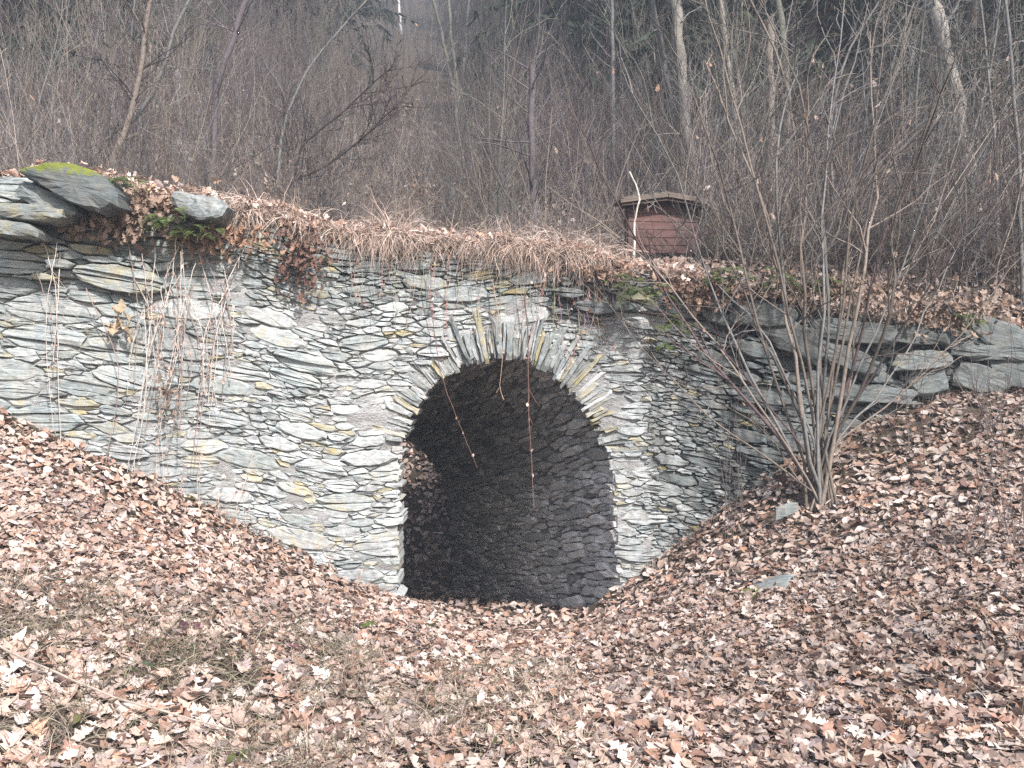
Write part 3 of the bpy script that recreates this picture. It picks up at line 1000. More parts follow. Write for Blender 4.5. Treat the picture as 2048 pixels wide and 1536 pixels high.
# matted blades between the leaves
def ground_grass(n, xr, yr, L0, L1, cols, w=0.004):
    x = r.uniform(*xr, n); yy = r.uniform(*yr, n)
    k = (vnoise(x * 2.2, yy * 2.2, 61) + 0.35 * r.normal(size=n)) > -0.35
    x, yy = x[k], yy[k]; n = len(x)
    k2 = yy < face_y(x, -1) - .02
    x, yy = x[k2], yy[k2]; n = len(x)
    base = np.stack([x, yy, ground_z(x, yy)], -1)
    d = np.stack([r.normal(size=n) * .7, -0.3 + r.normal(size=n) * .6, np.full(n, .7)], -1)
    path = np.zeros((n, 5, 3)); path[:, 0] = base; dd = norm(d); L = r.uniform(L0, L1, n)
    for q_ in range(1, 5):
        dd = norm(dd + np.array([0, 0, -0.33]) + r.normal(size=(n, 3)) * .14)
        path[:, q_] = path[:, q_ - 1] + dd * (L / 4)[:, None]
    c = np.array(cols)[r.integers(0, len(cols), n)] * r.uniform(.7, 1.15, (n, 1))
    ribbons(ga, path, np.full(n, w), c, r)
ground_grass(22000, (-3.4, 0.4), (3.8, 6.5), 0.08, 0.26, [(0.34, 0.29, 0.23), (0.46, 0.39, 0.31), (0.24, 0.23, 0.16), (0.15, 0.12, 0.10)], .006)
ground_grass(9000, (-0.3, 3.0), (3.9, 7.5), 0.06, 0.16, [(0.40, 0.30, 0.21), (0.48, 0.37, 0.28), (0.25, 0.20, 0.14)], .005)
ground_grass(7000, (-4.5, 4.5), (6.0, 9.3), 0.06, 0.18, [(0.45, 0.33, 0.24), (0.35, 0.25, 0.18)])
def blades(x, yy, L0, L1, cols, w):
    n = len(x)
    base = np.stack([x, yy, ground_z(x, yy)], -1)
    dd = norm(np.stack([r.normal(size=n) * .5, -0.25 + r.normal(size=n) * .4, np.ones(n)], -1)); L = r.uniform(L0, L1, n)
    path = np.zeros((n, 6, 3)); path[:, 0] = base
    for q_ in range(1, 6):
        dd = norm(dd + np.array([0, 0, -0.25]) + r.normal(size=(n, 3)) * .16)
        path[:, q_] = path[:, q_ - 1] + dd * (L / 5)[:, None]
    ribbons(ga, path, np.full(n, w), np.array(cols)[r.integers(0, len(cols), n)] * r.uniform(.7, 1.2, (n, 1)), r)
n = 2600
x = r.uniform(-5, 5.5, n); x = x[(vnoise(x * 3, x * 0, 63) > -.25) & ((x < XL - .05) | (x > XR + .05))]
blades(x, face_y(x, -1.4) - .03 - .3 * r.random(len(x)) ** 2, .06, .24, [(.45, .34, .26), (.33, .25, .19), (.20, .14, .11)], .005)
n = 5200
yy = r.uniform(4.4, 6.1, n); x = (r.uniform(80, 960, n) - 1024) / F * yy
q = vnoise(x * 3.1, yy * 3.1, 64) > -.1
blades(x[q], yy[q], .09, .26, [(.34, .28, .22), (.22, .17, .13), (.14, .11, .09), (.20, .20, .12)], .006)
gr = link('dry_grass', ga.mesh('dry_grass', M_GRASS))
tag(gr, 'pale straw coloured grass hanging over the wall top and between the leaves', 'dry grass', kind='stuff')

# ------------------------------------------------------------------ woody plants
BARKS = dict(straw=(0.36, 0.30, 0.25), pale=(0.36, 0.325, 0.28), tan=(0.24, 0.200, 0.168), grey=(0.22, 0.213, 0.205), red=(0.125, 0.088, 0.086), dark=(0.06, 0.05, 0.048), purple=(0.165, 0.14, 0.147), green=(0.185, 0.183, 0.15))
def btint(r, keys, n, v=0.2):
    c = 0.84 * np.array([BARKS[k] for k in keys])[r.integers(0, len(keys), n)]
    return c * r.normal(1, v, (n, 1)).clip(.5, 1.5)
def side_twigs(r, paths, per, l0, l1, lo=0.25, hi=1.0, K=5, ang=0.7, up=0.05, wob=0.16):
    """twigs leaving the given paths; returns paths, parent index, parameter"""
    Np, Kp, _ = paths.shape
    par = np.repeat(np.arange(Np), per)
    n = len(par)
    t = r.uniform(lo, hi, n) * (Kp - 1)
    i0 = np.minimum(t.astype(int), Kp - 2); f = (t - i0)[:, None]
    base = paths[par, i0] * (1 - f) + paths[par, i0 + 1] * f
    tan = norm(paths[par, i0 + 1] - paths[par, i0])
    d = norm(tan + norm(r.normal(size=(n, 3)) * np.array([1, 1, .6])) * ang)
    plen = np.linalg.norm(np.diff(paths, axis=1), axis=-1).sum(1)[par]
    L = plen * r.uniform(l0, l1, n) * (1.15 - 0.75 * t / (Kp - 1))
    return grow(r, base, d, L, K, wob, up), par, t / (Kp - 1)

def shrub_mesh(seed, stems, height, spread, keys, per=9, per2=3, r0=0.009, leaves=2, curve=0.06, name='shrub', sides=3):
    r = rng(seed)
    acc = Acc()
    base = np.stack([r.normal(size=stems) * 0.12 * spread, r.normal(size=stems) * 0.12 * spread, np.full(stems, -0.15)], -1)
    d = np.stack([r.normal(size=stems) * spread * .4, r.normal(size=stems) * spread * .4, np.ones(stems)], -1)
    L = height * r.uniform(0.45, 1.0, stems)
    S = grow(r, base, d, L, 9, 0.09, curve)
    rad = r0 * r.uniform(.6, 1.3, stems)[:, None] * np.linspace(1, 0.22, 9)[None]
    c = btint(r, keys, stems)
    tubes(acc, S, rad, c, sides)
    T, par, t = side_twigs(r, S, per, 0.18, 0.42, 0.15, 1.0, 5, 0.75, 0.08)
    tr = (r0 * 0.42) * r.uniform(.6, 1.2, len(T))[:, None] * np.linspace(1, 0.35, 5)[None]
    tubes(acc, T, tr, c[par] * .95, sides)
    T2, p2, _ = side_twigs(r, T, per2, 0.3, 0.65, 0.2, 1.0, 4, 0.8, 0.05)
    tubes(acc, T2, (r0 * 0.27) * np.ones((len(T2), 4)) * np.linspace(1, .5, 4)[None], c[par][p2] * .9, sides)
    if leaves:
        i = r.integers(0, len(T2), leaves)
        add_leaves(acc, r, T2[i, -1], r.normal(size=(leaves, 3)), r.uniform(.05, .09, leaves), leaf_tint(r, leaves, .6), OAK_FAR)
    return acc.mesh(name, M_BARK)

def place_ok(x, y): return True
r = rng(41)
KINDS = [
    ('leafless tan stemmed bush', [shrub_mesh(100 + i, 20, 3.4, 0.55, ['tan', 'grey', 'tan', 'purple'], 8, 3, name='bare_bush') for i in range(4)]),
    ('leafless reddish brown bush', [shrub_mesh(120 + i, 24, 2.7, 0.8, ['red', 'purple', 'purple', 'tan'], 10, 3, 0.008, name='bare_bush') for i in range(4)]),
    ('tall thin grey sapling clump', [shrub_mesh(140 + i, 11, 6.0, 0.32, ['grey', 'green', 'tan'], 10, 4, 0.014, 3, name='bare_bush') for i in range(3)]),
]
KINDS.append(('low arching bush of bare twigs', [shrub_mesh(160 + i, 22, 1.5, 1.5, ['tan', 'purple', 'tan', 'grey'], 11, 4, 0.008, 2, -0.03, name='bare_bush') for i in range(4)]))
cnt = 0
def ravine(x, y):
    """growth is low along the ravine's bottom"""
    return 1 - 0.62 * np.exp(-((x / y + 0.105) / 0.062) ** 2) * np.clip((y - 15) / 6, 0, 1)
def put_bush(kind, x, y, s, rr):
    label, meshes = KINDS[kind]
    o = link('bare_bush', meshes[rr.integers(len(meshes))], None, (x, y, float(hill_z(x, y))))
    o.rotation_euler = (rr.normal() * .06, rr.normal() * .06, rr.uniform(0, 6.28))
    s = s * ravine(x, y)
    o.scale = (s, s, s * rr.uniform(.85, 1.15))
    px = 1024 + F * x / y
    zone = [(300, 'above the mossy boulder'), (520, 'above the pale angular boulder'), (780, 'above the dark withered clump'), (1000, "above the arch's left shoulder"),
            (1240, 'above the arch crown'), (1440, 'around the red board'), (1760, 'behind the hazel tops'), (9999, "at the wall's right end")]
    zn = next(t for lim, t in zone if px < lim)
    dp = 'just behind the wall top' if y < 15 else ('low on the hillside' if y < 18.5 else 'farther up the hillside')
    tag(o, '%s %s %s' % (label, dp, zn), 'bush', 'leafless bushes of the hillside thicket')
    return o
tries = 0
taken = []
while cnt < 176 and tries < 6000:
    tries += 1
    y = 13.9 + 17 * r.random() ** 1.35
    x = r.uniform(-.60, .60) * y
    if abs(x - XG) < 1.6 and y < 16.2: continue
    if abs(x - 1.55) < 1.0 and y < 12.5: continue
    md = min([1e9] + [(x - a) ** 2 + (y - b) ** 2 for a, b in taken])
    if md < (0.45 + 0.02 * y) ** 2: continue
    taken.append((x, y))
    u = r.random()
    right = x / y > 0.1
    kind = 0 if u < .42 else (1 if u < .75 else 2)
    if kind == 2 and abs(x / y + 0.10) < .075: continue
    if right and kind == 1 and r.random() < .4: kind = 2
    put_bush(kind, x, y, r.uniform(.75, 1.2), r)
    cnt += 1

for k in range(122):
    if k < 86: x = r.uniform(1.9, 7.5); y = r.uniform(10.9, 13.6)
    else: x = r.uniform(-6, 1.0); y = r.uniform(11.6, 13.4)
    if abs(x - XG) < 1.9 and y > 12.2: continue
    o = put_bush(3, x, y, r.uniform(.7, 1.2), r)
# knee to head high brush that hides the slope just behind the wall, as one mass
rb_ = rng(44)
ba = Acc()
n = 11500
y = 13.0 + 13 * rb_.random(n) ** 1.3; x = rb_.uniform(-.6, .6, n) * y
xr_ = rb_.uniform(1.9, 7.6, 1500); yr_ = rb_.uniform(10.5, 13.2, 1500)
qr = (yr_ > face_y(xr_, 1) + .55) & ~((xr_ < 2.5) & (yr_ < 11.4))
x = np.concatenate([x, xr_[qr]]); y = np.concatenate([y, yr_[qr]])
q = ~((np.abs(x - XG) < 1.7) & (y > 12.3) & (y < 16.6)) & (hill_z(x, y) < .36 * y)
x, y = x[q], y[q]; n = len(x)
base = np.stack([x, y, hill_z(x, y) - .05], -1)
S = grow(rb_, base, np.stack([rb_.normal(size=n) * .32, rb_.normal(size=n) * .32, np.ones(n)], -1), (.3 + 2.9 * rb_.random(n) ** 1.6) * (0.5 + .5 * ravine(x, y)), 6, .11, .02)
c = btint(rb_, ['tan', 'purple', 'grey', 'tan', 'red', 'straw'], n, .3) * 1.6
tubes(ba, S, rb_.uniform(.003, .009, n)[:, None] * np.linspace(1, .35, 6)[None], c)
T, par, t = side_twigs(rb_, S, 3, .2, .5, .2, 1, 4, .8, .05)
tubes(ba, T, np.full((len(T), 4), .0026) * np.linspace(1, .5, 4)[None], c[par])
bw = link('hillside_brush', ba.mesh('hillside_brush', M_BARK))
tag(bw, 'dense knee to head high bare brush covering the slope behind the wall', 'brush', kind='stuff')
# the far wood as one mass: slender stems and twigs up the hill
r = rng(42)
fa = Acc()
n = 9500
yy = 22 + 125 * r.random(n) ** 1.9
x = r.uniform(-.62, .62, n) * yy
q = (x / yy < .08) | (r.random(n) < .4)
x, yy = x[q], yy[q]; n = len(x)
base = np.stack([x, yy, hill_z(x, yy) - .2], -1)
S = grow(r, base, np.stack([r.normal(size=n) * .14, r.normal(size=n) * .14, np.ones(n)], -1), r.uniform(2.0, 6.5, n) * np.clip(yy / 40, .8, 1.6) * ravine(x, yy), 5, 0.06, 0.02)
c = btint(r, ['grey', 'tan', 'purple', 'purple'], n)
wfar = np.clip(yy / 32, .8, 3.0)
tubes(fa, S, (0.011 * wfar * r.uniform(.5, 1.4, n))[:, None] * np.linspace(1, .3, 5)[None], c)
T, par, t = side_twigs(r, S, 4, .15, .4, .2, 1, 4, .7, .06)
tubes(fa, T, (0.0045 * wfar[par])[:, None] * np.linspace(1, .4, 4)[None], c[par])
fw = link('distant_thicket', fa.mesh('distant_thicket', M_BARK))
tag(fw, 'grey brown mass of bare saplings far up the hillside', 'thicket', kind='stuff')

# spruces
def spruce(seed, H):
    r = rng(seed)
    tr = Acc()
    tp = np.array([[(0, 0, -.5), (0.03 * r.normal(), 0.03 * r.normal(), H * .5), (0, 0, H)]], float)
    tubes(tr, np.array([spline(tp[0], 10)]), (0.02 * H * .55) * np.linspace(1, .08, 10)[None], np.array([(0.10, 0.075, 0.06)]), 7)
    cr = Acc()
    n = int(H * 13)
    h = H * (0.08 + 0.92 * np.sort(r.random(n)) ** .9)
    az = r.uniform(0, 6.28, n)
    L = (H - h) * 0.27 * r.uniform(.7, 1.15, n) + .3
    base = np.stack([np.zeros(n), np.zeros(n), h], -1)
    d = np.stack([np.cos(az), np.sin(az), np.full(n, .05)], -1)
    B = grow(r, base, d, L, 6, .06, -.10)
    tubes(cr, B, .012 * np.ones((n, 6)) * np.linspace(1, .3, 6)[None], np.tile((0.07, .055, .04), (n, 1)))
    per = 26
    par = np.repeat(np.arange(n), per)
    t = r.uniform(.15, 1, n * per) * 5; i0 = np.minimum(t.astype(int), 4); f = (t - i0)[:, None]
    b0 = B[par, i0] * (1 - f) + B[par, i0 + 1] * f
    tan = norm(B[par, i0 + 1] - B[par, i0])
    dd = norm(tan * .6 + r.normal(size=b0.shape) * np.array([.6, .6, .25]) + np.array([0, 0, -.45]))
    W = grow(r, b0, dd, r.uniform(.18, .5, len(b0)), 3, .15, -.1)
    g = np.array([(0.030, 0.042, 0.026), (0.040, 0.055, 0.034), (0.022, 0.032, 0.022)])[r.integers(0, 3, len(b0))]
    ribbons(cr, W, r.uniform(.07, .15, len(b0)), g, r)
    return tr.mesh('trunk', M_BARK), cr.mesh('crown', M_NEEDLE)
SPR = [spruce(200 + i, h) for i, h in enumerate((9.0, 12.0, 15.0))]
SPOTS = [(1190, 25, 1), (1290, 22, 0), (1375, 26, 2), (1460, 21, 1), (1540, 25, 2), (1620, 20, 1), (1700, 24, 2), (1780, 20, 1), (1860, 23, 2), (1950, 19.5, 1), (2040, 22, 2), (2130, 20, 1),
         (1240, 32, 2), (1420, 33, 2), (1590, 31, 2), (1760, 30, 2), (1920, 29, 2),
         (-60, 19, 1), (50, 22, 2), (150, 25, 1), (260, 28, 2), (390, 27, 2), (500, 29, 1), (600, 33, 2), (-10, 28, 2), (330, 36, 2), (680, 42, 1), (950, 66, 2), (1060, 52, 2), (1120, 36, 1), (860, 90, 2), (720, 74, 1)]
r = rng(43)
for k, (px_, Y, m) in enumerate(SPOTS):
    x = (px_ - 1024) / F * Y
    zone = [(120, 'at the upper left corner'), (320, 'above the mossy boulder'), (560, 'above the pale angular boulder'), (800, 'left of the hazy gap'), (1150, 'in the hazy gap'), (1300, 'left of the red board'),
            (1440, 'behind the red board'), (1600, 'behind the straight brown trunk'), (1740, 'behind the hazel tops'), (1900, 'left of the thick bending trunk'), (9999, 'at the upper right corner')]
    zn = next(t for lim, t in zone if px_ < lim)
    root = empty('spruce_tree', (x, Y, float(hill_z(x, Y))), '%s dark green spruce %s %s' % (('small', 'tall', 'very tall')[m], 'low on the hillside' if Y < 24 else ('halfway up' if Y < 34 else 'far up the hillside'), zn), 'tree', 'dark spruces of the hillside wood')
    s = r.uniform(.85, 1.2); root.scale = (s, s, s); root.rotation_euler = (0, 0, r.uniform(0, 6))
    link('trunk', SPR[m][0], root); link('crown', SPR[m][1], root)

# single trees: trunk as the photograph shows it, with side branches
def tree(name, label, pts, Y, wpx, keys, seed, nb=22, lb=(.10, .30), cat='tree', group=None, up=.05, ang=1.0, taper=.4, dy=0.0, lo=.1, twig=5, white=None):
    """pts: photo pixels from the foot upward; wpx: trunk width in photo pixels at the foot"""
    r = rng(seed)
    P3 = [at(a, b, Y + dy * i) for i, (a, b) in enumerate(pts)]
    foot = P3[0].copy()
    gz = float(hill_z(foot[0], foot[1]))
    if foot[2] > gz: P3.insert(0, np.array([foot[0] + (P3[0][0] - P3[1][0]) * .3, foot[1], gz - .1]))
    top = P3[-1] + (P3[-1] - P3[-2]) * (0.9 if pts[-1][1] <= 2 else 0)
    if pts[-1][1] <= 2: P3.append(top)
    S = spline(P3, 16)[None]
    S[0, 1:-1] += r.normal(size=(14, 3)) * wpx * Y / F * 0.12
    R0 = wpx * Y / F / 2
    root = empty(name, tuple(P3[0]), label, cat, group)
    a = Acc()
    c = np.array([white]) if white is not None else btint(r, keys, 1, .08)
    tubes(a, S, R0 * np.linspace(1.08, taper, 16)[None], c, 8)
    link('trunk', a.mesh('trunk', M_BARK, True, origin=P3[0]), root)
    b = Acc()
    B, par, t = side_twigs(r, S, int(nb * 1.6), lb[0], lb[1], lo, 1, 7, ang, up, .12)
    cb = btint(r, keys, len(B))
    tubes(b, B, (R0 * .22 * np.ones(len(B)))[:, None].clip(.003, .03) * np.linspace(1, .25, 7)[None], cb, 4)
    T, p1, _ = side_twigs(r, B, twig + 2, .2, .5, .2, 1, 5, .8, .06)
    tubes(b, T, np.full((len(T), 5), .0042) * np.linspace(1, .45, 5)[None], cb[p1])
    T2, p2, _ = side_twigs(r, T, 3, .3, .6, .2, 1, 4, .8, .03)
    tubes(b, T2, np.full((len(T2), 4), .0026), cb[p1][p2])
    link('crown', b.mesh('crown', M_BARK, origin=P3[0]), root)
    return root
tree('bare_tree', 'slim grey trunk with a snapped top and dark level side branches above the arch', [(1070, 490), (1066, 300), (1064, 130)], 15.0, 17, ['purple'], 301, 22, (.25, .5), taper=.7, ang=1.6, up=.0)
tree('bare_tree', 'thick pale grey trunk rising behind the red board', [(1390, 420), (1370, 210), (1350, 0)], 17.0, 24, ['grey'], 302, 16, (.1, .3), taper=.85, white=(.29, .265, .235))
tree('bare_tree', 'thin grey trunk leaning beside the thick trunk behind the board', [(1362, 330), (1336, 180), (1304, 0)], 17.6, 13, ['grey'], 303, 10, (.1, .25), taper=.8)
tree('bare_tree', 'straight brown trunk right of the red board', [(1547, 540), (1544, 330), (1538, 40)], 16.0, 18, ['tan'], 304, 18, (.1, .3), taper=.8, white=(.25, .215, .18))
tree('bare_tree', 'lichen flecked trunk close behind the straight brown trunk', [(1585, 360), (1574, 180), (1558, 0)], 17.5, 15, ['green'], 305, 12, (.1, .3), taper=.85)
tree('bare_tree', 'slender greenish stem curving up between the board and the brown trunk', [(1492, 430), (1470, 220), (1440, 0)], 16.4, 11, ['pale', 'green'], 306, 12, (.1, .3), taper=.8)
tree('bare_tree', 'thick pale trunk bending left at the upper right corner', [(1945, 430), (1915, 230), (1862, 0)], 15.4, 31, ['grey'], 307, 12, (.1, .3), taper=.85, white=(0.33, .305, .275))
tree('bare_tree', 'thin pole of a tree left of the red board', [(1226, 420), (1226, 200), (1224, 0)], 18.0, 8, ['grey'], 308, 14, (.1, .25), taper=.8)
tree('bare_tree', 'dark forked tree leaning right above the mossy boulder', [(222, 340), (262, 220), (292, 60), (300, 0)], 13.6, 14, ['dark', 'tan'], 309, 26, (.15, .4), taper=.6)
tree('bare_tree', 'pale leaning trunk in the upper left thicket', [(205, 330), (255, 260), (320, 160), (350, 60), (380, 0)], 14.4, 11, ['purple', 'grey'], 310, 22, (.15, .35), taper=.6)
tree('bare_tree', 'grey trunk slanting right at the top of the left thicket', [(430, 200), (455, 110), (490, 0)], 17.0, 14, ['purple'], 311, 16, (.15, .4), taper=.8)
tree('bare_tree', 'yellowish upright sapling left of the dark forked tree', [(250, 330), (255, 180), (268, 0)], 14.0, 6, ['grey'], 312, 14, (.1, .25), taper=.6)
tree('bare_tree', 'bare tree with a long bough arching to the upper right', [(560, 300), (610, 150), (690, 50), (735, 0)], 17.5, 7, ['purple', 'grey'], 313, 22, (.15, .4), taper=.6)
tree('bare_tree', 'dark shrubby tree leaning right over the grass of the wall top', [(570, 395), (640, 340), (720, 280), (800, 205)], 12.9, 9, ['dark', 'red'], 314, 24, (.15, .45), taper=.35)
tree('bare_tree', 'dark twiggy stem leaning right behind the first dark one', [(590, 400), (600, 300), (680, 230), (790, 130)], 13.3, 8, ['dark', 'red'], 315, 24, (.15, .45), taper=.35)
for k, pts in enumerate([[(910, 200), (890, 100), (866, 0)], [(916, 190), (905, 90), (898, 0)], [(924, 190), (930, 100), (938, 0)], [(960, 210), (962, 100), (968, 0)], [(1010, 230), (1012, 100), (1010, 0)]]):
    tree('bare_tree', 'thin pale stem of the tree clump in the hazy gap', pts, 27 + k, 7, ['grey', 'green'], 320 + k, 10, (.08, .22), group='thin stems in the hazy gap', taper=.8)
tree('birch_tree', 'white birch stem in the haze, the longer of the two', [(806, 110), (801, 50), (797, 0)], 62, 6, ['grey'], 330, 8, (.05, .15), taper=.8, white=(.78, .77, .74))
tree('birch_tree', 'white birch stem in the haze, the shorter of the two', [(744, 95), (742, 50), (739, 0)], 66, 5, ['grey'], 331, 8, (.05, .15), taper=.8, white=(.72, .71, .69))
for k, (pts, Y, w) in enumerate([([(2046, 690), (2040, 380), (2012, 0)], 10.9, 9), ([(1990, 640), (1994, 350), (1962, 0)], 11.4, 6), ([(1860, 600), (1830, 300), (1850, 0)], 11.8, 6), ([(1700, 560), (1660, 300), (1690, 120), (1760, 0)], 12.0, 7), ([(1640, 560), (1600, 330), (1560, 130), (1500, 0)], 12.3, 7), ([(1770, 570), (1790, 330), (1780, 150), (1830, 0)], 12.6, 6), ([(1910, 600), (1930, 330), (1980, 150), (2000, 0)], 12.2, 6)]):
    tree('sapling', ['slim tan sapling at the right edge of the picture above the wall', 'thin sapling second from the right edge above the wall', 'straight thin sapling right of the hazel tops on the leafy slope',
                     'swaying sapling behind the middle of the hazel leaning right at its top', 'sapling behind the hazel leaning left at its top', 'sapling on the leafy slope curving right behind the right hazel stems', 'sapling under the thick bending trunk leaning right'][k], pts, Y, w, ['tan', 'grey'], 340 + k, 16, (.1, .35), 'sapling', 'saplings above the right end of the wall', taper=.45)

# ------------------------------------------------------------------ hazel shrub in front of the wall at the right
r = rng(51)
hy = 8.72
hb = at(1642, 1000, hy); hb[2] = float(ground_z(hb[0], hb[1])) - .03
hazel = empty('hazel_shrub', tuple(hb), 'leafless many stemmed hazel fanning up in front of the right hand wall', 'shrub')
HST = [([(1600, 930), (1490, 770), (1380, 600), (1285, 400)], 8), ([(1605, 940), (1510, 790), (1430, 650), (1340, 520), (1250, 440)], 6), ([(1612, 930), (1560, 760), (1520, 600), (1490, 420), (1440, 260), (1400, 170)], 7),
       ([(1618, 900), (1585, 720), (1560, 560), (1530, 400), (1480, 240)], 9), ([(1625, 900), (1600, 700), (1575, 520), (1560, 330), (1590, 150), (1600, 20)], 8),
       ([(1632, 880), (1620, 690), (1612, 500), (1620, 330), (1625, 170), (1640, 60)], 9), ([(1638, 880), (1640, 700), (1646, 520), (1635, 350), (1600, 200), (1560, 60)], 9),
       ([(1645, 860), (1655, 650), (1650, 450), (1660, 280), (1700, 120)], 8), ([(1655, 880), (1690, 700), (1720, 520), (1735, 350), (1730, 170)], 10), ([(1660, 880), (1705, 700), (1745, 520), (1790, 360), (1830, 250)], 8),
       ([(1662, 900), (1720, 740), (1760, 600), (1770, 430), (1810, 280), (1860, 160)], 9), ([(1590, 950), (1470, 850), (1360, 740), (1290, 640)], 5), ([(1605, 930), (1500, 720), (1440, 560), (1400, 380), (1320, 210)], 7),
       ([(1635, 900), (1600, 800), (1540, 690), (1470, 560), (1390, 470)], 6), ([(1640, 900), (1660, 780), (1665, 620), (1690, 480), (1680, 330), (1655, 210)], 7), ([(1650, 900), (1680, 760), (1690, 600), (1700, 450), (1760, 300)], 7),
       ([(1625, 920), (1560, 820), (1480, 700), (1400, 640), (1310, 600)], 5), ([(1660, 910), (1740, 780), (1820, 640), (1880, 520)], 6), ([(1595, 960), (1540, 880), (1470, 800), (1400, 770)], 4),
       ([(1640, 860), (1652, 620), (1645, 330), (1668, 40)], 7), ([(1650, 870), (1690, 640), (1722, 360), (1752, 80)], 7), ([(1655, 880), (1722, 690), (1800, 460), (1862, 180)], 6), ([(1660, 890), (1750, 720), (1850, 520), (1930, 330)], 6),
       ([(1630, 880), (1590, 640), (1530, 380), (1470, 90)], 7), ([(1625, 890), (1540, 680), (1450, 450), (1350, 240)], 6), ([(1645, 870), (1668, 660), (1700, 380), (1790, 90)], 6), ([(1665, 900), (1770, 800), (1880, 690), (1960, 560)], 5)]
for k, (pts, w) in enumerate(HST):
    foot = hb + np.array([(r.normal()) * .07, r.normal() * .07, 0])
    P3 = [foot] + [at(1642 + (a - 1642) * 1.14 + r.normal() * 7, b, hy + (r.normal() * .12) * (j + 1) * .6 + .03 * j) for j, (a, b) in enumerate(pts)]
    P3.append(P3[-1] + (P3[-1] - P3[-2]) * r.uniform(.3, .9))
    S = spline(P3, 14)[None]
    S[0, 2:-1] += r.normal(size=(11, 3)) * .012
    R0 = w * hy / F / 2 * 0.85
    a = Acc(); c = btint(r, ['tan', 'tan', 'red', 'grey'], 1, .15)
    tubes(a, S, R0 * np.linspace(1.1, .3, 14)[None], c, 6)
    st = link('stem', a.mesh('stem', M_BARK, True, origin=hb), hazel)
    b = Acc()
    B, par, t = side_twigs(r, S, 8, .14, .38, .3, 1, 6, .75, .03, .16)
    tubes(b, B, (R0 * .45) * np.linspace(1, .3, 6)[None] * np.ones((len(B), 1)), np.tile(c, (len(B), 1)), 4)
    T, p1, _ = side_twigs(r, B, 3, .25, .6, .2, 1, 4, .8, .02)
    tubes(b, T, np.full((len(T), 4), .0021), np.tile(c * .9, (len(T), 1)))
    nl = int(r.integers(1, 5))
    i = r.integers(0, len(T), nl)
    add_leaves(b, r, T[i, -1], r.normal(size=(nl, 3)), r.uniform(.04, .075, nl), leaf_tint(r, nl, .7), OAK_LOW, hang=np.tile([0.1, 0, -1.0], (nl, 1)) + r.normal(size=(nl, 3)) * .4)
    link('twigs', b.mesh('twigs', M_BARK, origin=hb), st)

# thin shoots on the right-hand slope
r = rng(52)
for k, (px_, py_, tops) in enumerate([(1985, 1010, [(1960, 700), (2010, 640), (1930, 800), (2040, 700), (1900, 640)]), (1830, 1000, [(1790, 760), (1870, 740), (1840, 620)]), (1935, 1170, [(1900, 1000), (1960, 930), (2010, 960)]), (2040, 1120, [(2020, 850), (1985, 900), (2060, 800), (2046, 640)]), (1470, 985, [(1440, 830), (1400, 800), (1500, 850)])]):
    gy = 8.9 if py_ < 1080 else 7.0
    b0 = at(px_, py_, gy); b0[2] = float(ground_z(b0[0], b0[1])) - .02
    a = Acc()
    for tx, ty in tops:
        for q_ in range(3):
            t3 = at(tx + r.normal() * 40, ty + r.normal() * 40, gy + r.normal() * .2)
            S = spline([b0 + r.normal(size=3) * np.array([.06, .06, 0]), (b0 + t3) / 2 + r.normal(size=3) * .05, t3], 8)[None]
            c = btint(r, ['tan', 'purple', 'red'], 1)
            tubes(a, S, r.uniform(.002, .004) * np.linspace(1, .4, 8)[None], c, 4)
            T, p_, _ = side_twigs(r, S, 6, .12, .3, .2, 1, 4, .7, .03)
            tubes(a, T, np.full((len(T), 4), .0014), np.tile(c, (len(T), 1)))
    lab = ['clump of thin bare shoots at the right edge under the wall stones', 'thin bare shoots on the leafy slope right of the hazel', 'low bare shoots lowest on the right hand leafy slope', 'tall thin shoots cut by the right edge of the picture', 'thin shoots at the foot of the wall just left of the hazel'][k]
    o = link('bare_shoots', a.mesh('bare_shoots', M_BARK, origin=b0), None, b0)
    tag(o, lab, 'shoots', 'bare shoots on the right slope')

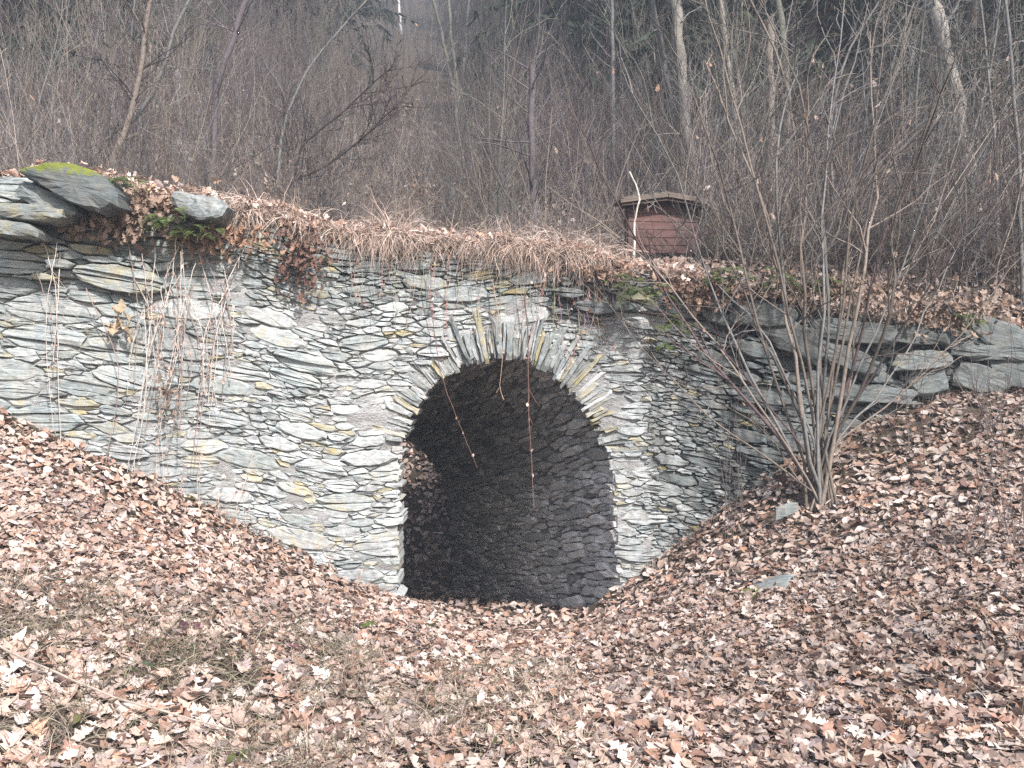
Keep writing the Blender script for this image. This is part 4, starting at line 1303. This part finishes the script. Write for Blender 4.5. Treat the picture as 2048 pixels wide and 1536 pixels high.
# ------------------------------------------------------------------ boulders and slabs
def boulder(name, label, px0, px1, py0, py1, Y, depth, seed, tint, tilt=0.0, outline=None, group=None, cat='boulder'):
    """a flat-bedded boulder: outline in the photo's plane, given its own thickness"""
    r = rng(seed)
    a0, a1 = at(px0, py1, Y), at(px1, py0, Y)
    c = (a0 + a1) / 2; w = (a1 - a0)[0]; h = (a1 - a0)[2]
    if outline is None: outline = [[(-.5, -.15), (-.46, -.45), (.05, -.5), (.44, -.36), (.5, .12), (.40, .44), (-.1, .5), (-.44, .36)],
                                   [(-.5, .1), (-.40, -.38), (-.05, -.5), (.47, -.44), (.5, -.1), (.30, .46), (-.2, .5), (-.42, .42)],
                                   [(-.5, -.3), (-.1, -.5), (.40, -.42), (.5, .2), (.45, .40), (.0, .44), (-.35, .5), (-.48, .2)],
                                   [(-.5, .2), (-.47, -.2), (-.2, -.46), (.3, -.5), (.5, -.22), (.48, .3), (.2, .5), (-.4, .46)]][seed % 4]
    P2 = np.array(outline) * np.array([w, h])
    ct, st = math.cos(tilt), math.sin(tilt)
    P2 = np.stack([P2[:, 0] * ct - P2[:, 1] * st, P2[:, 0] * st + P2[:, 1] * ct], 1)
    P2 = roughen(r, P2, .006, .06)
    if area_of(P2) < 0: P2 = P2[::-1]
    m = len(P2); cc = P2.mean(0)
    PB = P2.copy()
    for _ in range(4): PB = (np.roll(PB, 1, 0) + PB * 2 + np.roll(PB, -1, 0)) / 4
    acc = Acc(); rings = []
    for dep, sc in [(-.5, .7), (-.38, .96), (-.1, 1.0), (.30, 1.0), (.37, .93), (.40, .5)]:
        q = cc + ((PB if sc < .95 and dep > 0 else P2) - cc) * sc + r.normal(size=P2.shape) * (.007 if dep < .3 else .003)
        rings.append(np.stack([q[:, 0], -dep * depth + r.normal(size=m) * (.009 if dep < .3 else .003) + 0.12 * q[:, 1] + (.03 if sc > .9 else .0) * vnoise(q[:, 0] * 6 + seed, q[:, 1] * 14, 5), q[:, 1]], 1))
    V = np.concatenate(rings + [rings[0].mean(0)[None], rings[-1].mean(0)[None]])
    i = np.arange(m); j = (i + 1) % m
    q = np.concatenate([np.stack([i + k * m, j + k * m, j + (k + 1) * m, i + (k + 1) * m], 1) for k in range(5)])
    t = np.concatenate([np.stack([j, i, np.full(m, 6 * m)], 1), np.stack([i + 5 * m, j + 5 * m, np.full(m, 6 * m + 1)], 1)])
    tt = np.tile(np.array(tint, float), (len(V), 1))
    if len(tint) > 3:                          # moss grows on the top
        up = np.clip((V[:, 2] - V[:, 2].min()) / max(1e-3, np.ptp(V[:, 2])), 0, 1)
        tt[:, 3] = 1 - (1 - tint[3]) * np.clip((up - .55) / .3, 0, 1)
    ca, sa = math.cos(tilt), math.sin(tilt)
    suv = np.stack([V[:, 0] * ca + V[:, 2] * sa, -V[:, 0] * sa + V[:, 2] * ca, V[:, 1]], 1) + seed
    acc.add(V, [q, t], tt, suv)
    o = link(name, acc.mesh(name, M_STONE), None, c)
    tag(o, label, cat, group)
    return o
boulder('boulder', 'big dark boulder with yellow green moss on the left end of the wall', 55, 262, 336, 425, 8.55, .6, 401, (.48, 0, .05, .25), -.12, [(-.5, .2), (-.36, .02), (-.05, -.30), (.3, -.5), (.5, -.32), (.46, -.02), (.3, .32), (0, .5), (-.28, .44)])
boulder('boulder', 'pale grey angular boulder in the leaves on the wall top', 352, 462, 388, 446, 8.75, .4, 402, (.72, .1, .34, 1.0), -.1, [(-.5, .45), (-.47, 0), (-.3, -.32), (.1, -.5), (.42, -.3), (.5, .05), (.25, .4), (-.2, .38)])
boulder('stone_slab', 'ochre stained flat slab below the mossy boulder', -10, 142, 412, 446, 8.5, .45, 403, (.75, .55, .1, 1), -.06, cat='stone slab')
boulder('stone_slab', 'grey tilted slab under the mossy boulder', 40, 172, 385, 428, 8.62, .45, 404, (.8, .05, .2, 1), -.45, cat='stone slab')
boulder('stone_slab', 'lichen spotted slab lowest of the three at the left edge', -30, 96, 446, 478, 8.45, .45, 405, (.7, .5, .1, 1), -.1, cat='stone slab')
for k, (a, b, c_, d, dp, tilt, tn, lab) in enumerate([
        (1455, 1590, 605, 655, .5, -.1, (.62, 0, .08, 1), 'grey block at the top left of the loose blocks behind the hazel'),
        (1500, 1650, 640, 705, .5, -.5, (.55, 0, .05, 1), 'large tilted dark slab behind the hazel stems'),
        (1610, 1790, 640, 690, .55, -.1, (.55, 0, .05, .8), 'broad dark block under the overhanging leaves right of the hazel'),
        (1600, 1760, 690, 735, .5, -.4, (.6, .2, .1, 1), 'slanting slab right of the hazel stems'),
        (1775, 1898, 702, 742, .5, .05, (.85, .45, .2, 1), 'pale flat slab with ochre patch jutting from the right wall'),
        (1760, 1890, 650, 692, .5, .0, (.45, 0, .0, .8), 'dark block in shadow above the pale flat slab'),
        (1810, 1890, 730, 790, .4, .3, (.75, .2, .15, 1), 'upright wedge of stone under the pale flat slab'),
        (1890, 2060, 690, 722, .5, -.05, (.7, 0, .15, 1), 'long thin slab near the right edge of the wall'),
        (1900, 2010, 730, 790, .45, -.35, (.7, .1, .15, 1), 'rounded grey block right of the upright wedge'),
        (1960, 2075, 700, 775, .5, -.3, (.6, 0, .1, 1), 'dark stone block cut by the right edge of the picture'),
        (1640, 1830, 770, 806, .45, -.05, (.75, 0, .15, 1), 'long low slab at the foot of the right wall'),
        (1130, 1210, 535, 570, .4, -.05, (.5, .15, 0, .5), 'dark mossy stone on the wall top below the red board'),
        (1165, 1285, 572, 625, .4, -.1, (.55, 0, .0, .9), 'dark round edged block above the right shoulder of the arch'),
        (1275, 1365, 590, 628, .4, -.2, (.5, 0, 0, .9), 'dark block under green ferns right of the arch')]):
    tn = (tn[0] * .72, *tn[1:])  # shading by shrubs and overhang put into the blocks' colour
    boulder('stone_block', lab, a, b, c_, d, 9.50 + max(0, (a - 1300)) / 750 * .42, dp * .75, 420 + k, tn, tilt, cat='stone block')

def flat_rock(label, px_, py_, wpx, dpt, hgt, seed, tint, rot=0.0):
    r = rng(seed)
    Y = 5.0
    for _ in range(60):                        # where the line of sight meets the ground
        Y += 0.06
        p = at(px_, py_, Y)
        if p[2] <= float(ground_z(p[0], p[1])): break
    w = wpx * Y / F
    m = 12; th = np.arange(m) / m * 2 * np.pi
    out = np.stack([np.cos(th) * w / 2, np.sin(th) * dpt / 2], 1) * r.uniform(.6, 1.2, (m, 1))
    V = []
    for sc, z in [(1.0, -.07), (.96, hgt * .25), (.78, hgt * .8), (.4, hgt)]:
        V.append(np.concatenate([out * sc, np.full((m, 1), z) + r.normal(size=(m, 1)) * .006], 1))
    V = np.concatenate(V + [np.array([[0, 0, hgt * 1.02]])])
    c_, s_ = math.cos(rot), math.sin(rot)
    V[:, 2] += V[:, 0] * math.tan(rot) + ground_z(p[0] + V[:, 0], p[1] + V[:, 1]) - float(ground_z(p[0], p[1]))
    i = np.arange(m); j = (i + 1) % m
    q = np.concatenate([np.stack([i + k * m, j + k * m, j + (k + 1) * m, i + (k + 1) * m], 1) for k in range(3)])
    t = np.stack([i + 3 * m, j + 3 * m, np.full(m, 4 * m)], 1)
    tt = np.tile(np.array(tint[:4], float), (len(V), 1))
    if len(tint) > 4: tt[:, 3] = np.where(V[:, 0] < -0.02 * w, tint[4], 1)
    acc = Acc(); acc.add(V, [q, t], tt, np.stack([V[:, 0], V[:, 1] * .3 + V[:, 2], V[:, 1]], 1) + seed)
    o = link('flat_rock', acc.mesh('flat_rock', M_STONE), None, p - np.array([0, 0, .018]))
    return tag(o, label, 'rock')
flat_rock('grey flat rock with a mossy left half in the right hand leaves', 1530, 1185, 170, .34, .085, 451, (.85, 0, .1, 1, .25), .14)
flat_rock('small blue grey rock just left of the hazel foot', 1568, 1012, 50, .07, .02, 452, (.8, 0, .1, 1))
flat_rock('little flat rock half hidden in the leaves at the right', 1828, 1268, 75, .16, .035, 453, (.85, 0, .05, 1))
flat_rock('low greenish rock in the leaves before the tunnel mouth', 1035, 1268, 80, .15, .03, 454, (.6, 0, .1, .8))
flat_rock('mossy stone poking from the leaves at the bottom edge', 1672, 1532, 110, .2, .04, 456, (.5, 0, 0, .1))

# ------------------------------------------------------------------ red board with little roof
HYY = 11.0
def box(acc_me, name, mat, sx, sy, sz, parent, loc, rot=(0, 0, 0), bev=0.004):
    import bmesh
    bm = bmesh.new()
    bmesh.ops.create_cube(bm, size=1.0)
    for v in bm.verts: v.co = Vector((v.co.x * sx, v.co.y * sy, v.co.z * sz))
    if bev: bmesh.ops.bevel(bm, geom=bm.edges[:], offset=bev, segments=1, affect='EDGES')
    me = bpy.data.meshes.new(name); bm.to_mesh(me); bm.free(); me.materials.append(mat)
    o = link(name, me, parent, loc); o.rotation_euler = rot
    return o
b0 = at(1328, 507, HYY)
gz = float(hill_z(b0[0], b0[1]))
board = empty('notice_board', (b0[0], b0[1], gz), 'reddish brown wooden board under a small pitched roof on the wall top', 'notice board')
board.rotation_euler = (0, 0, math.radians(7))
zb = b0[2] - gz; PW, PH = .84, .535
for k in range(6):
    box(None, 'plank', M_REDWOOD, PW, .026, PH / 6 - .005, board, (0, 0.002 * (k % 2), zb + PH * (k + .5) / 6), (0, 0, 0), .003)
for sx in (-1, 1):
    box(None, 'post', M_DARKWOOD, .075, .09, zb + PH + .35, board, (sx * (PW / 2 - .02), .062, (zb + PH + .05) / 2 - .12))
# gable boarding
import bmesh
bm = bmesh.new()
pts = [(-PW / 2, 0), (PW / 2, 0), (PW / 2, .035), (0, .09), (-PW / 2, .035)]
f = [bm.verts.new((x, -.016, z)) for x, z in pts]; g = [bm.verts.new((x, .016, z)) for x, z in pts]
bm.faces.new(f); bm.faces.new(g[::-1])
for k in range(5): bm.faces.new([f[k], g[k], g[(k + 1) % 5], f[(k + 1) % 5]])
bmesh.ops.recalc_face_normals(bm, faces=bm.faces[:])
me = bpy.data.meshes.new('gable_board'); bm.to_mesh(me); bm.free(); me.materials.append(M_REDWOOD)
link('gable_board', me, board, (0, .004, zb + PH + .003))
ang = math.atan2(.076, .53)
for sx in (-1, 1):
    for layer in range(2):
        for k in range(4):
            d = .06 + k * .125 + layer * .012
            box(None, 'roof_shingle', M_GREYWOOD, .155, .46 - layer * .03, .014, board,
                (sx * d, .06 + layer * .012, zb + PH + .116 + layer * .019 - d * math.tan(ang) + .004 * (k % 2)), (0, sx * (ang + .05), 0), .003)
    box(None, 'barge_board', M_GREYWOOD, .55, .022, .042, board, (sx * .275, -.165, zb + PH + .098 - .275 * math.tan(ang)), (0, sx * ang, 0))
    box(None, 'barge_board', M_DARKWOOD, .53, .022, .05, board, (sx * .265, -.140, zb + PH + .068 - .265 * math.tan(ang)), (0, sx * ang, 0))
    box(None, 'side_batten', M_DARKWOOD, .04, .30, .06, board, (sx * (PW / 2 + .035), .05, zb + PH + .02))
for x_, z_ in [(.27, .50), (-.27, .02), (.31, .03)]:
    bm = bmesh.new(); bmesh.ops.create_uvsphere(bm, u_segments=10, v_segments=6, radius=.013)
    me = bpy.data.meshes.new('screw_cap'); bm.to_mesh(me); bm.free(); me.materials.append(M_WHITE)
    link('screw_cap', me, board, (x_, -.017, zb + z_))

# ------------------------------------------------------------------ sticks, vines, stalks, ferns
def stick(name, label, pts, w, tint, cat, seed, twigs=0, group=None, leaves=0, K=14, tw_len=(.08, .2)):
    """pts: world points"""
    r = rng(seed)
    P = np.array(pts, float)
    S = spline(P, K)[None]
    S[0, 1:-1] += r.normal(size=(K - 2, 3)) * min(w * .6, .003)
    a = Acc()
    tubes(a, S, w / 2 * np.linspace(1, .55, K)[None], np.array([tint]), 6)
    if twigs:
        T, p_, _ = side_twigs(r, S, twigs, tw_len[0], tw_len[1], .1, 1, 4, .8, -.05)
        tubes(a, T, np.full((len(T), 4), max(.0012, w * .2)), np.tile(tint, (len(T), 1)))
    if leaves:
        i = r.integers(1, K, leaves)
        add_leaves(a, r, S[0, i] + r.normal(size=(leaves, 3)) * .01, r.normal(size=(leaves, 3)), r.uniform(.02, .045, leaves), leaf_tint(r, leaves, 1.0), OAK_FAR, hang=np.tile([0, 0, -1.0], (leaves, 1)) + r.normal(size=(leaves, 3)) * .4)
    o = link(name, a.mesh(name, M_BARK, origin=P[0]), None, P[0])
    return tag(o, label, cat, group)
q0 = at(1268, 520, 10.3); q0[2] = float(hill_z(q0[0], q0[1])) - .03
stick('stick', 'bare white bent stick standing in front of the red board', [q0, at(1270, 440, 10.3), at(1279, 392, 10.3), at(1259, 343, 10.3)], .026, (.80, .76, .66), 'stick', 501)
def gp(px_, py_, lift=.02):
    Y = 3.5
    while Y < 10:
        p = at(px_, py_, Y)
        if p[2] <= float(ground_z(p[0], p[1])) + lift: return p
        Y += .03
    return p
stick('stick', 'long thin fallen stick lying across the bottom left corner', [gp(-40, 1270, .10), gp(110, 1345, .11), gp(250, 1400, .11), gp(470, 1462, .09)], .016, (.40, .34, .29), 'stick', 502)
stick('stick', 'short broken stick on the leaves left of the tunnel mouth', [gp(60, 1420, .05), gp(140, 1475, .05), gp(235, 1500, .05)], .009, (.25, .19, .15), 'stick', 503)
def vine(pts, label, seed, tint=(.17, .10, .08), w=.009, leaves=4, twigs=3, group=None, Y=9.1, d=0.06):
    W = []
    for a, b in pts:
        y = float(face_y((a - 1024) / F * 9.2, (768 - b) / F * 9.2)) - d
        W.append(at(a, b, y))
    return stick('hanging_vine', label, W, w, tint, 'vine', seed, twigs, group, leaves, K=16, tw_len=(.05, .15))
vine([(850, 560), (868, 660), (884, 755), (912, 830), (935, 890), (954, 935)], 'thin brown vine slanting down across the left of the dark tunnel', 511, d=.12)
vine([(1048, 590), (1056, 680), (1057, 770), (1060, 870), (1066, 960), (1068, 1010)], 'longest dark red vine hanging straight down the tunnel middle', 512, w=.014, leaves=7, d=.14)
vine([(985, 560), (1000, 650), (1004, 720), (1000, 780), (1008, 800)], 'short pale vine hanging at the crown of the arch', 513, (.45, .33, .25), .008, d=.14)
r = rng(53)
for k in range(52):
    a0 = r.uniform(690, 1240); top = 468 + (a0 - 700) * .1
    L = r.uniform(70, 210)
    vine([(a0, top + 20), (a0 + r.normal() * 8, top + 20 + L * .5), (a0 + r.normal() * 18, top + 20 + L)], 'thin dry tendril dangling from the grass over the arch', 520 + k,
         (r.uniform(.25, .5),) * 1 + (r.uniform(.2, .34), r.uniform(.18, .28)), r.uniform(.004, .007), 2, 4, 'dry tendrils over the arch', d=r.uniform(.08, .16))
for k in range(38):
    a0 = r.uniform(285, 470) if k < 31 else r.uniform(60, 260); y0 = r.uniform(470, 620); L = r.uniform(150, 400)
    vine([(a0 + 25 * r.normal(), y0), (a0 + r.normal() * 10, y0 + L * .45), (a0 - 10 + r.normal() * 20, y0 + L)], 'pale dry stalk trailing down the left part of the wall', 560 + k,
         tuple(np.array([(.66, .60, .54), (.60, .53, .47), (.36, .27, .24)])[r.integers(3)] * r.uniform(.85, 1.1)), r.uniform(.006, .010), int(r.integers(3, 10)), 6, 'dry stalks on the left wall', d=r.uniform(.09, .2))
for k in range(16):                            # standing dead weeds at the foot of the left wall
    a0 = r.uniform(300, 560) if k < 12 else r.uniform(640, 720)
    x = (a0 - 1024) / F * 8.9
    y = float(face_y(x, -1)) - r.uniform(.12, .45)
    x = (a0 - 1024) / F * y
    z = float(ground_z(x, y))
    h = r.uniform(.3, .85) if k < 12 else r.uniform(.15, .3)
    stick('dead_weed', 'upright dead weed stalk at the foot of the left wall', [(x, y, z - .02), (x + r.normal() * .04, y - .02, z + h * .5), (x + r.normal() * .09, y, z + h)], .006,
          tuple(np.array([(.55, .46, .38), (.30, .2, .17)])[r.integers(2)]), 'weed', 600 + k, 7, 'dead weeds under the left wall', 6, 10)

for k in range(16):
    a0, b0_ = r.uniform(0, 420), r.uniform(900, 1180)
    p = gp(a0, b0_, .0); h = r.uniform(.15, .42)
    stick('dead_weed', 'thin dark bare sprig standing among the leaves of the left bank', [p + np.array([0, 0, -.02]), p + np.array([r.normal() * .03, 0, h * .5]), p + np.array([r.normal() * .07, 0, h])], .004,
          (.16, .10, .09), 'weed', 680 + k, 4, 'bare sprigs on the left bank', 2, 8)
# withered broad-leaved plants stuck in the wall
def withered(label, px_, py_, spread, n, size, seed, tint, d=.1, hang=.8):
    r = rng(seed)
    y = float(face_y((px_ - 1024) / F * 9, (768 - py_) / F * 9)) - d
    c = at(px_, py_, y)
    a = Acc()
    off = r.normal(size=(n, 3)) * np.array(spread)
    off[:, 1] = -np.abs(off[:, 1])
    h = np.stack([r.normal(size=n) * .5, r.normal(size=n) * .5 - .2, np.full(n, -hang) + r.normal(size=n) * .3], -1)
    tt = np.array(tint)[None] * r.uniform(.65, 1.25, (n, 1))
    add_leaves(a, r, off, r.normal(size=(n, 3)) + np.array([0, -1, 0]), r.uniform(*size, n), tt, OAK_LOW, hang=h)
    S = spline([(0, .12, .02), (0, 0, 0), (.01, -.05, -.12)], 6)[None]
    tubes(a, S, np.full((1, 6), .006), np.array([(.2, .14, .1)]), 5)
    nm = 'withered_plant' if n < 20 else 'withered_leaves'
    o = link(nm, a.mesh(nm, M_LEAF), None, c)
    return tag(o, label, 'plant' if n < 20 else 'leaves', None, None if n < 20 else 'stuff')
withered('pale wilted plant with drooping broad leaves on the left wall', 234, 645, (.05, .03, .06), 14, (.09, .15), 620, (.52, .40, .27), .12)
withered('dark red brown withered clump hanging below the grass fringe', 600, 505, (.12, .05, .17), 260, (.05, .09), 621, (.19, .115, .09), .12)
withered('brown leaf heap spilling over beside the mossy boulder', 235, 440, (.24, .07, .12), 330, (.06, .11), 622, (.30, .215, .165), .16)
withered('tan leaf heap around the pale angular boulder', 315, 405, (.24, .10, .06), 240, (.06, .1), 623, (.46, .32, .24), .08, .3)
withered('brown leaf cluster under the pale angular boulder', 430, 480, (.27, .06, .09), 240, (.05, .09), 624, (.32, .2, .14), .13)
withered('withered leaves clinging to the stalks low on the left wall', 335, 790, (.06, .04, .14), 50, (.04, .07), 625, (.30, .22, .17), .14)
withered('brown leaves caught on the ledge right of the grass fringe', 1215, 540, (.16, .07, .05), 170, (.05, .09), 626, (.36, .24, .18), .14, .3)
withered('brown leaves tumbling over the wall top right of the ferns', 1400, 580, (.24, .07, .08), 330, (.05, .09), 627, (.30, .2, .15), .2, .5)
withered('leaf drift hanging over the dark blocks at the right', 1850, 622, (.38, .08, .10), 520, (.05, .1), 628, (.30, .22, .17), .22, .5)
withered('leafy fringe over the loose blocks behind the hazel', 1640, 580, (.32, .08, .07), 420, (.05, .09), 629, (.28, .2, .15), .22, .5)

def fern(label, px_, py_, n, L, seed, d=.28, green=1.05):
    r = rng(seed)
    y = float(face_y((px_ - 1024) / F * 9.1, (768 - py_) / F * 9.1)) - d
    c = at(px_, py_, y)
    root = empty('fern', tuple(c), label, 'fern', 'green ferns on the wall')
    for k in range(n):
        a = Acc()
        ln = 1.4 * L * r.uniform(.6, 1.2)
        b = np.array([r.normal() * L * .55, r.normal() * .03, r.normal() * L * .25])
        S = grow(r, b[None], np.array([[r.normal() * .8, -.7, .5]]), np.array([ln]), 9, .05, -.22)
        tubes(a, S, np.full((1, 9), .0018), np.array([(.10, .11, .04)]))
        s = S[0]; tan = norm(np.gradient(s, axis=0)); side = norm(np.cross(tan, [0, -.3, 1.0]))
        pp = []
        for i in range(1, 9):
            for f_ in (0, .5):
                if i == 8 and f_: continue
                p = s[i] + (s[min(i + 1, 8)] - s[i]) * f_
                w_ = ln * .20 * math.sin(min(1, (i + f_) / 8.5 + .18) * math.pi) + .006
                for sg in (-1, 1):
                    e = p + sg * side[i] * w_ + tan[i] * w_ * .35 + np.array([0, 0, -.004])
                    pp.append(np.stack([p, (p + e) / 2 + np.array([0, 0, .003]), e]))
        pp = np.array(pp)
        g = np.array([(.085, .12, .035), (.11, .14, .05), (.06, .09, .03)])[r.integers(0, 3)] * green
        # leaflets as small blades
        V = []; idx = []
        T_ = norm(pp[:, 2] - pp[:, 0]); S_ = norm(np.cross(T_, r.normal(size=T_.shape) * .2 + np.array([0, -.4, 1])))
        ww = .30 * np.linalg.norm(pp[:, 2] - pp[:, 0], axis=1)[:, None]
        Q = np.stack([pp[:, 0], pp[:, 1] - S_ * ww * .5, pp[:, 2], pp[:, 1] + S_ * ww * .5], 1)
        a.add(Q.reshape(-1, 3), [np.arange(len(Q) * 4).reshape(-1, 4)], np.tile(g, (len(Q) * 4, 1)))
        link('frond', a.mesh('frond', M_FERN), root)
    return root
for k, (a, b, n, L, lab) in enumerate([
        (235, 370, 22, .17, 'fern hanging on the right side of the mossy boulder'), (335, 447, 20, .17, 'fern below and left of the pale angular boulder'), (400, 460, 14, .14, 'smaller fern right under the pale angular boulder'),
        (1290, 585, 22, .17, 'fern on the dark stones right of the arch crown'), (1352, 648, 16, .14, 'fern low on the wall face right of the arch'), (1455, 555, 22, .18, 'fern on the ledge left of the hazel tops'),
        (1560, 560, 20, .17, 'fern on the ledge behind the hazel stems'), (1640, 570, 16, .15, 'fern rightmost of those behind the hazel'), (1335, 690, 9, .10, 'tiny fern lowest of those right of the arch'),
        (1930, 640, 14, .15, 'fern in shadow near the right end of the wall'), (1240, 560, 12, .13, 'fern nearest the grass fringe below the red board')]):
    fern(lab, a, b, n, L, 640 + k)

# small green and purple ground leaves in front
r = rng(54)
for k, (a, b, col, n, lab) in enumerate([(375, 1265, (.16, .09, .10), 5, 'purple leaved seedling on the left bank'), (240, 1310, (.12, .17, .05), 4, 'green leaved seedling left of the purple one'), (745, 1262, (.13, .24, .05), 4, 'bright green seedling at the lip of the bank'),
                                         (490, 1520, (.14, .24, .05), 4, 'green seedling at the bottom left edge'), (300, 1345, (.07, .2, .08), 3, 'small blue green seedling below the purple one'), (860, 1260, (.1, .17, .05), 3, 'tiny green seedling before the tunnel mouth'), (160, 1445, (.15, .2, .06), 3, 'green seedling beside the long fallen stick'), (1010, 1500, (.11, .17, .05), 4, 'green seedling at the bottom middle edge'), (590, 1300, (.2, .12, .12), 4, 'reddish seedling right of the purple one')]):
    p = gp(a, b, .03)
    acc = Acc()
    off = r.normal(size=(n, 3)) * np.array([.035, .035, .012]) + np.array([0, 0, .035])
    add_leaves(acc, r, off, np.tile([0, -.6, 1.0], (n, 1)), r.uniform(.035, .06, n), np.tile(col, (n, 1)) * r.uniform(.4, .6, (n, 1)) * np.array([1.15, .8, 1.0]), [(0, .03), (.3, .26), (.6, .27), (1, .02)])
    S = np.array([spline([(0, 0, -.05), (0, 0, 0), o_], 5) for o_ in off])
    tubes(acc, S, np.full((n, 5), .0015), np.tile((.15, .1, .08), (n, 1)))
    o = link('seedling', acc.mesh('seedling', M_FERN), None, p)
    tag(o, lab, 'seedling', 'seedlings among the leaves')

# ------------------------------------------------------------------ air
if HAZE > 0:
    X0, X1, Y0, Y1, Z0, Z1 = -140, 140, -45, 190, -6, 150
    V = [(X0, Y0, Z0), (X1, Y0, Z0), (X1, Y1, Z0), (X0, Y1, Z0), (X0, Y0, Z1), (X1, Y0, Z1), (X1, Y1, Z1), (X0, Y1, Z1)]
    mh = bpy.data.materials.new('haze'); mh.use_nodes = True
    nt = mh.node_tree; nt.nodes.clear()
    out = nt.nodes.new('ShaderNodeOutputMaterial'); pv = nt.nodes.new('ShaderNodeVolumePrincipled')
    pv.inputs['Density'].default_value = HAZE
    pv.inputs['Color'].default_value = (.72, .84, 1.0, 1)
    pv.inputs['Anisotropy'].default_value = 0.0
    nt.links.new(pv.outputs[0], out.inputs['Volume'])
    me = bpy.data.meshes.new('haze')
    me.from_pydata(V, [], [(3, 2, 1, 0), (4, 5, 6, 7), (0, 1, 5, 4), (1, 2, 6, 5), (2, 3, 7, 6), (3, 0, 4, 7)])
    me.materials.append(mh)
    tag(link('haze', me), 'thin bluish winter haze between the trees', 'haze', kind='stuff')
tris = 0
for me in bpy.data.meshes:
    tris += sum(1 for _ in ()) or (len(me.loops) - 2 * len(me.polygons))
print('triangles in unique meshes', tris, 'objects', len(bpy.data.objects))
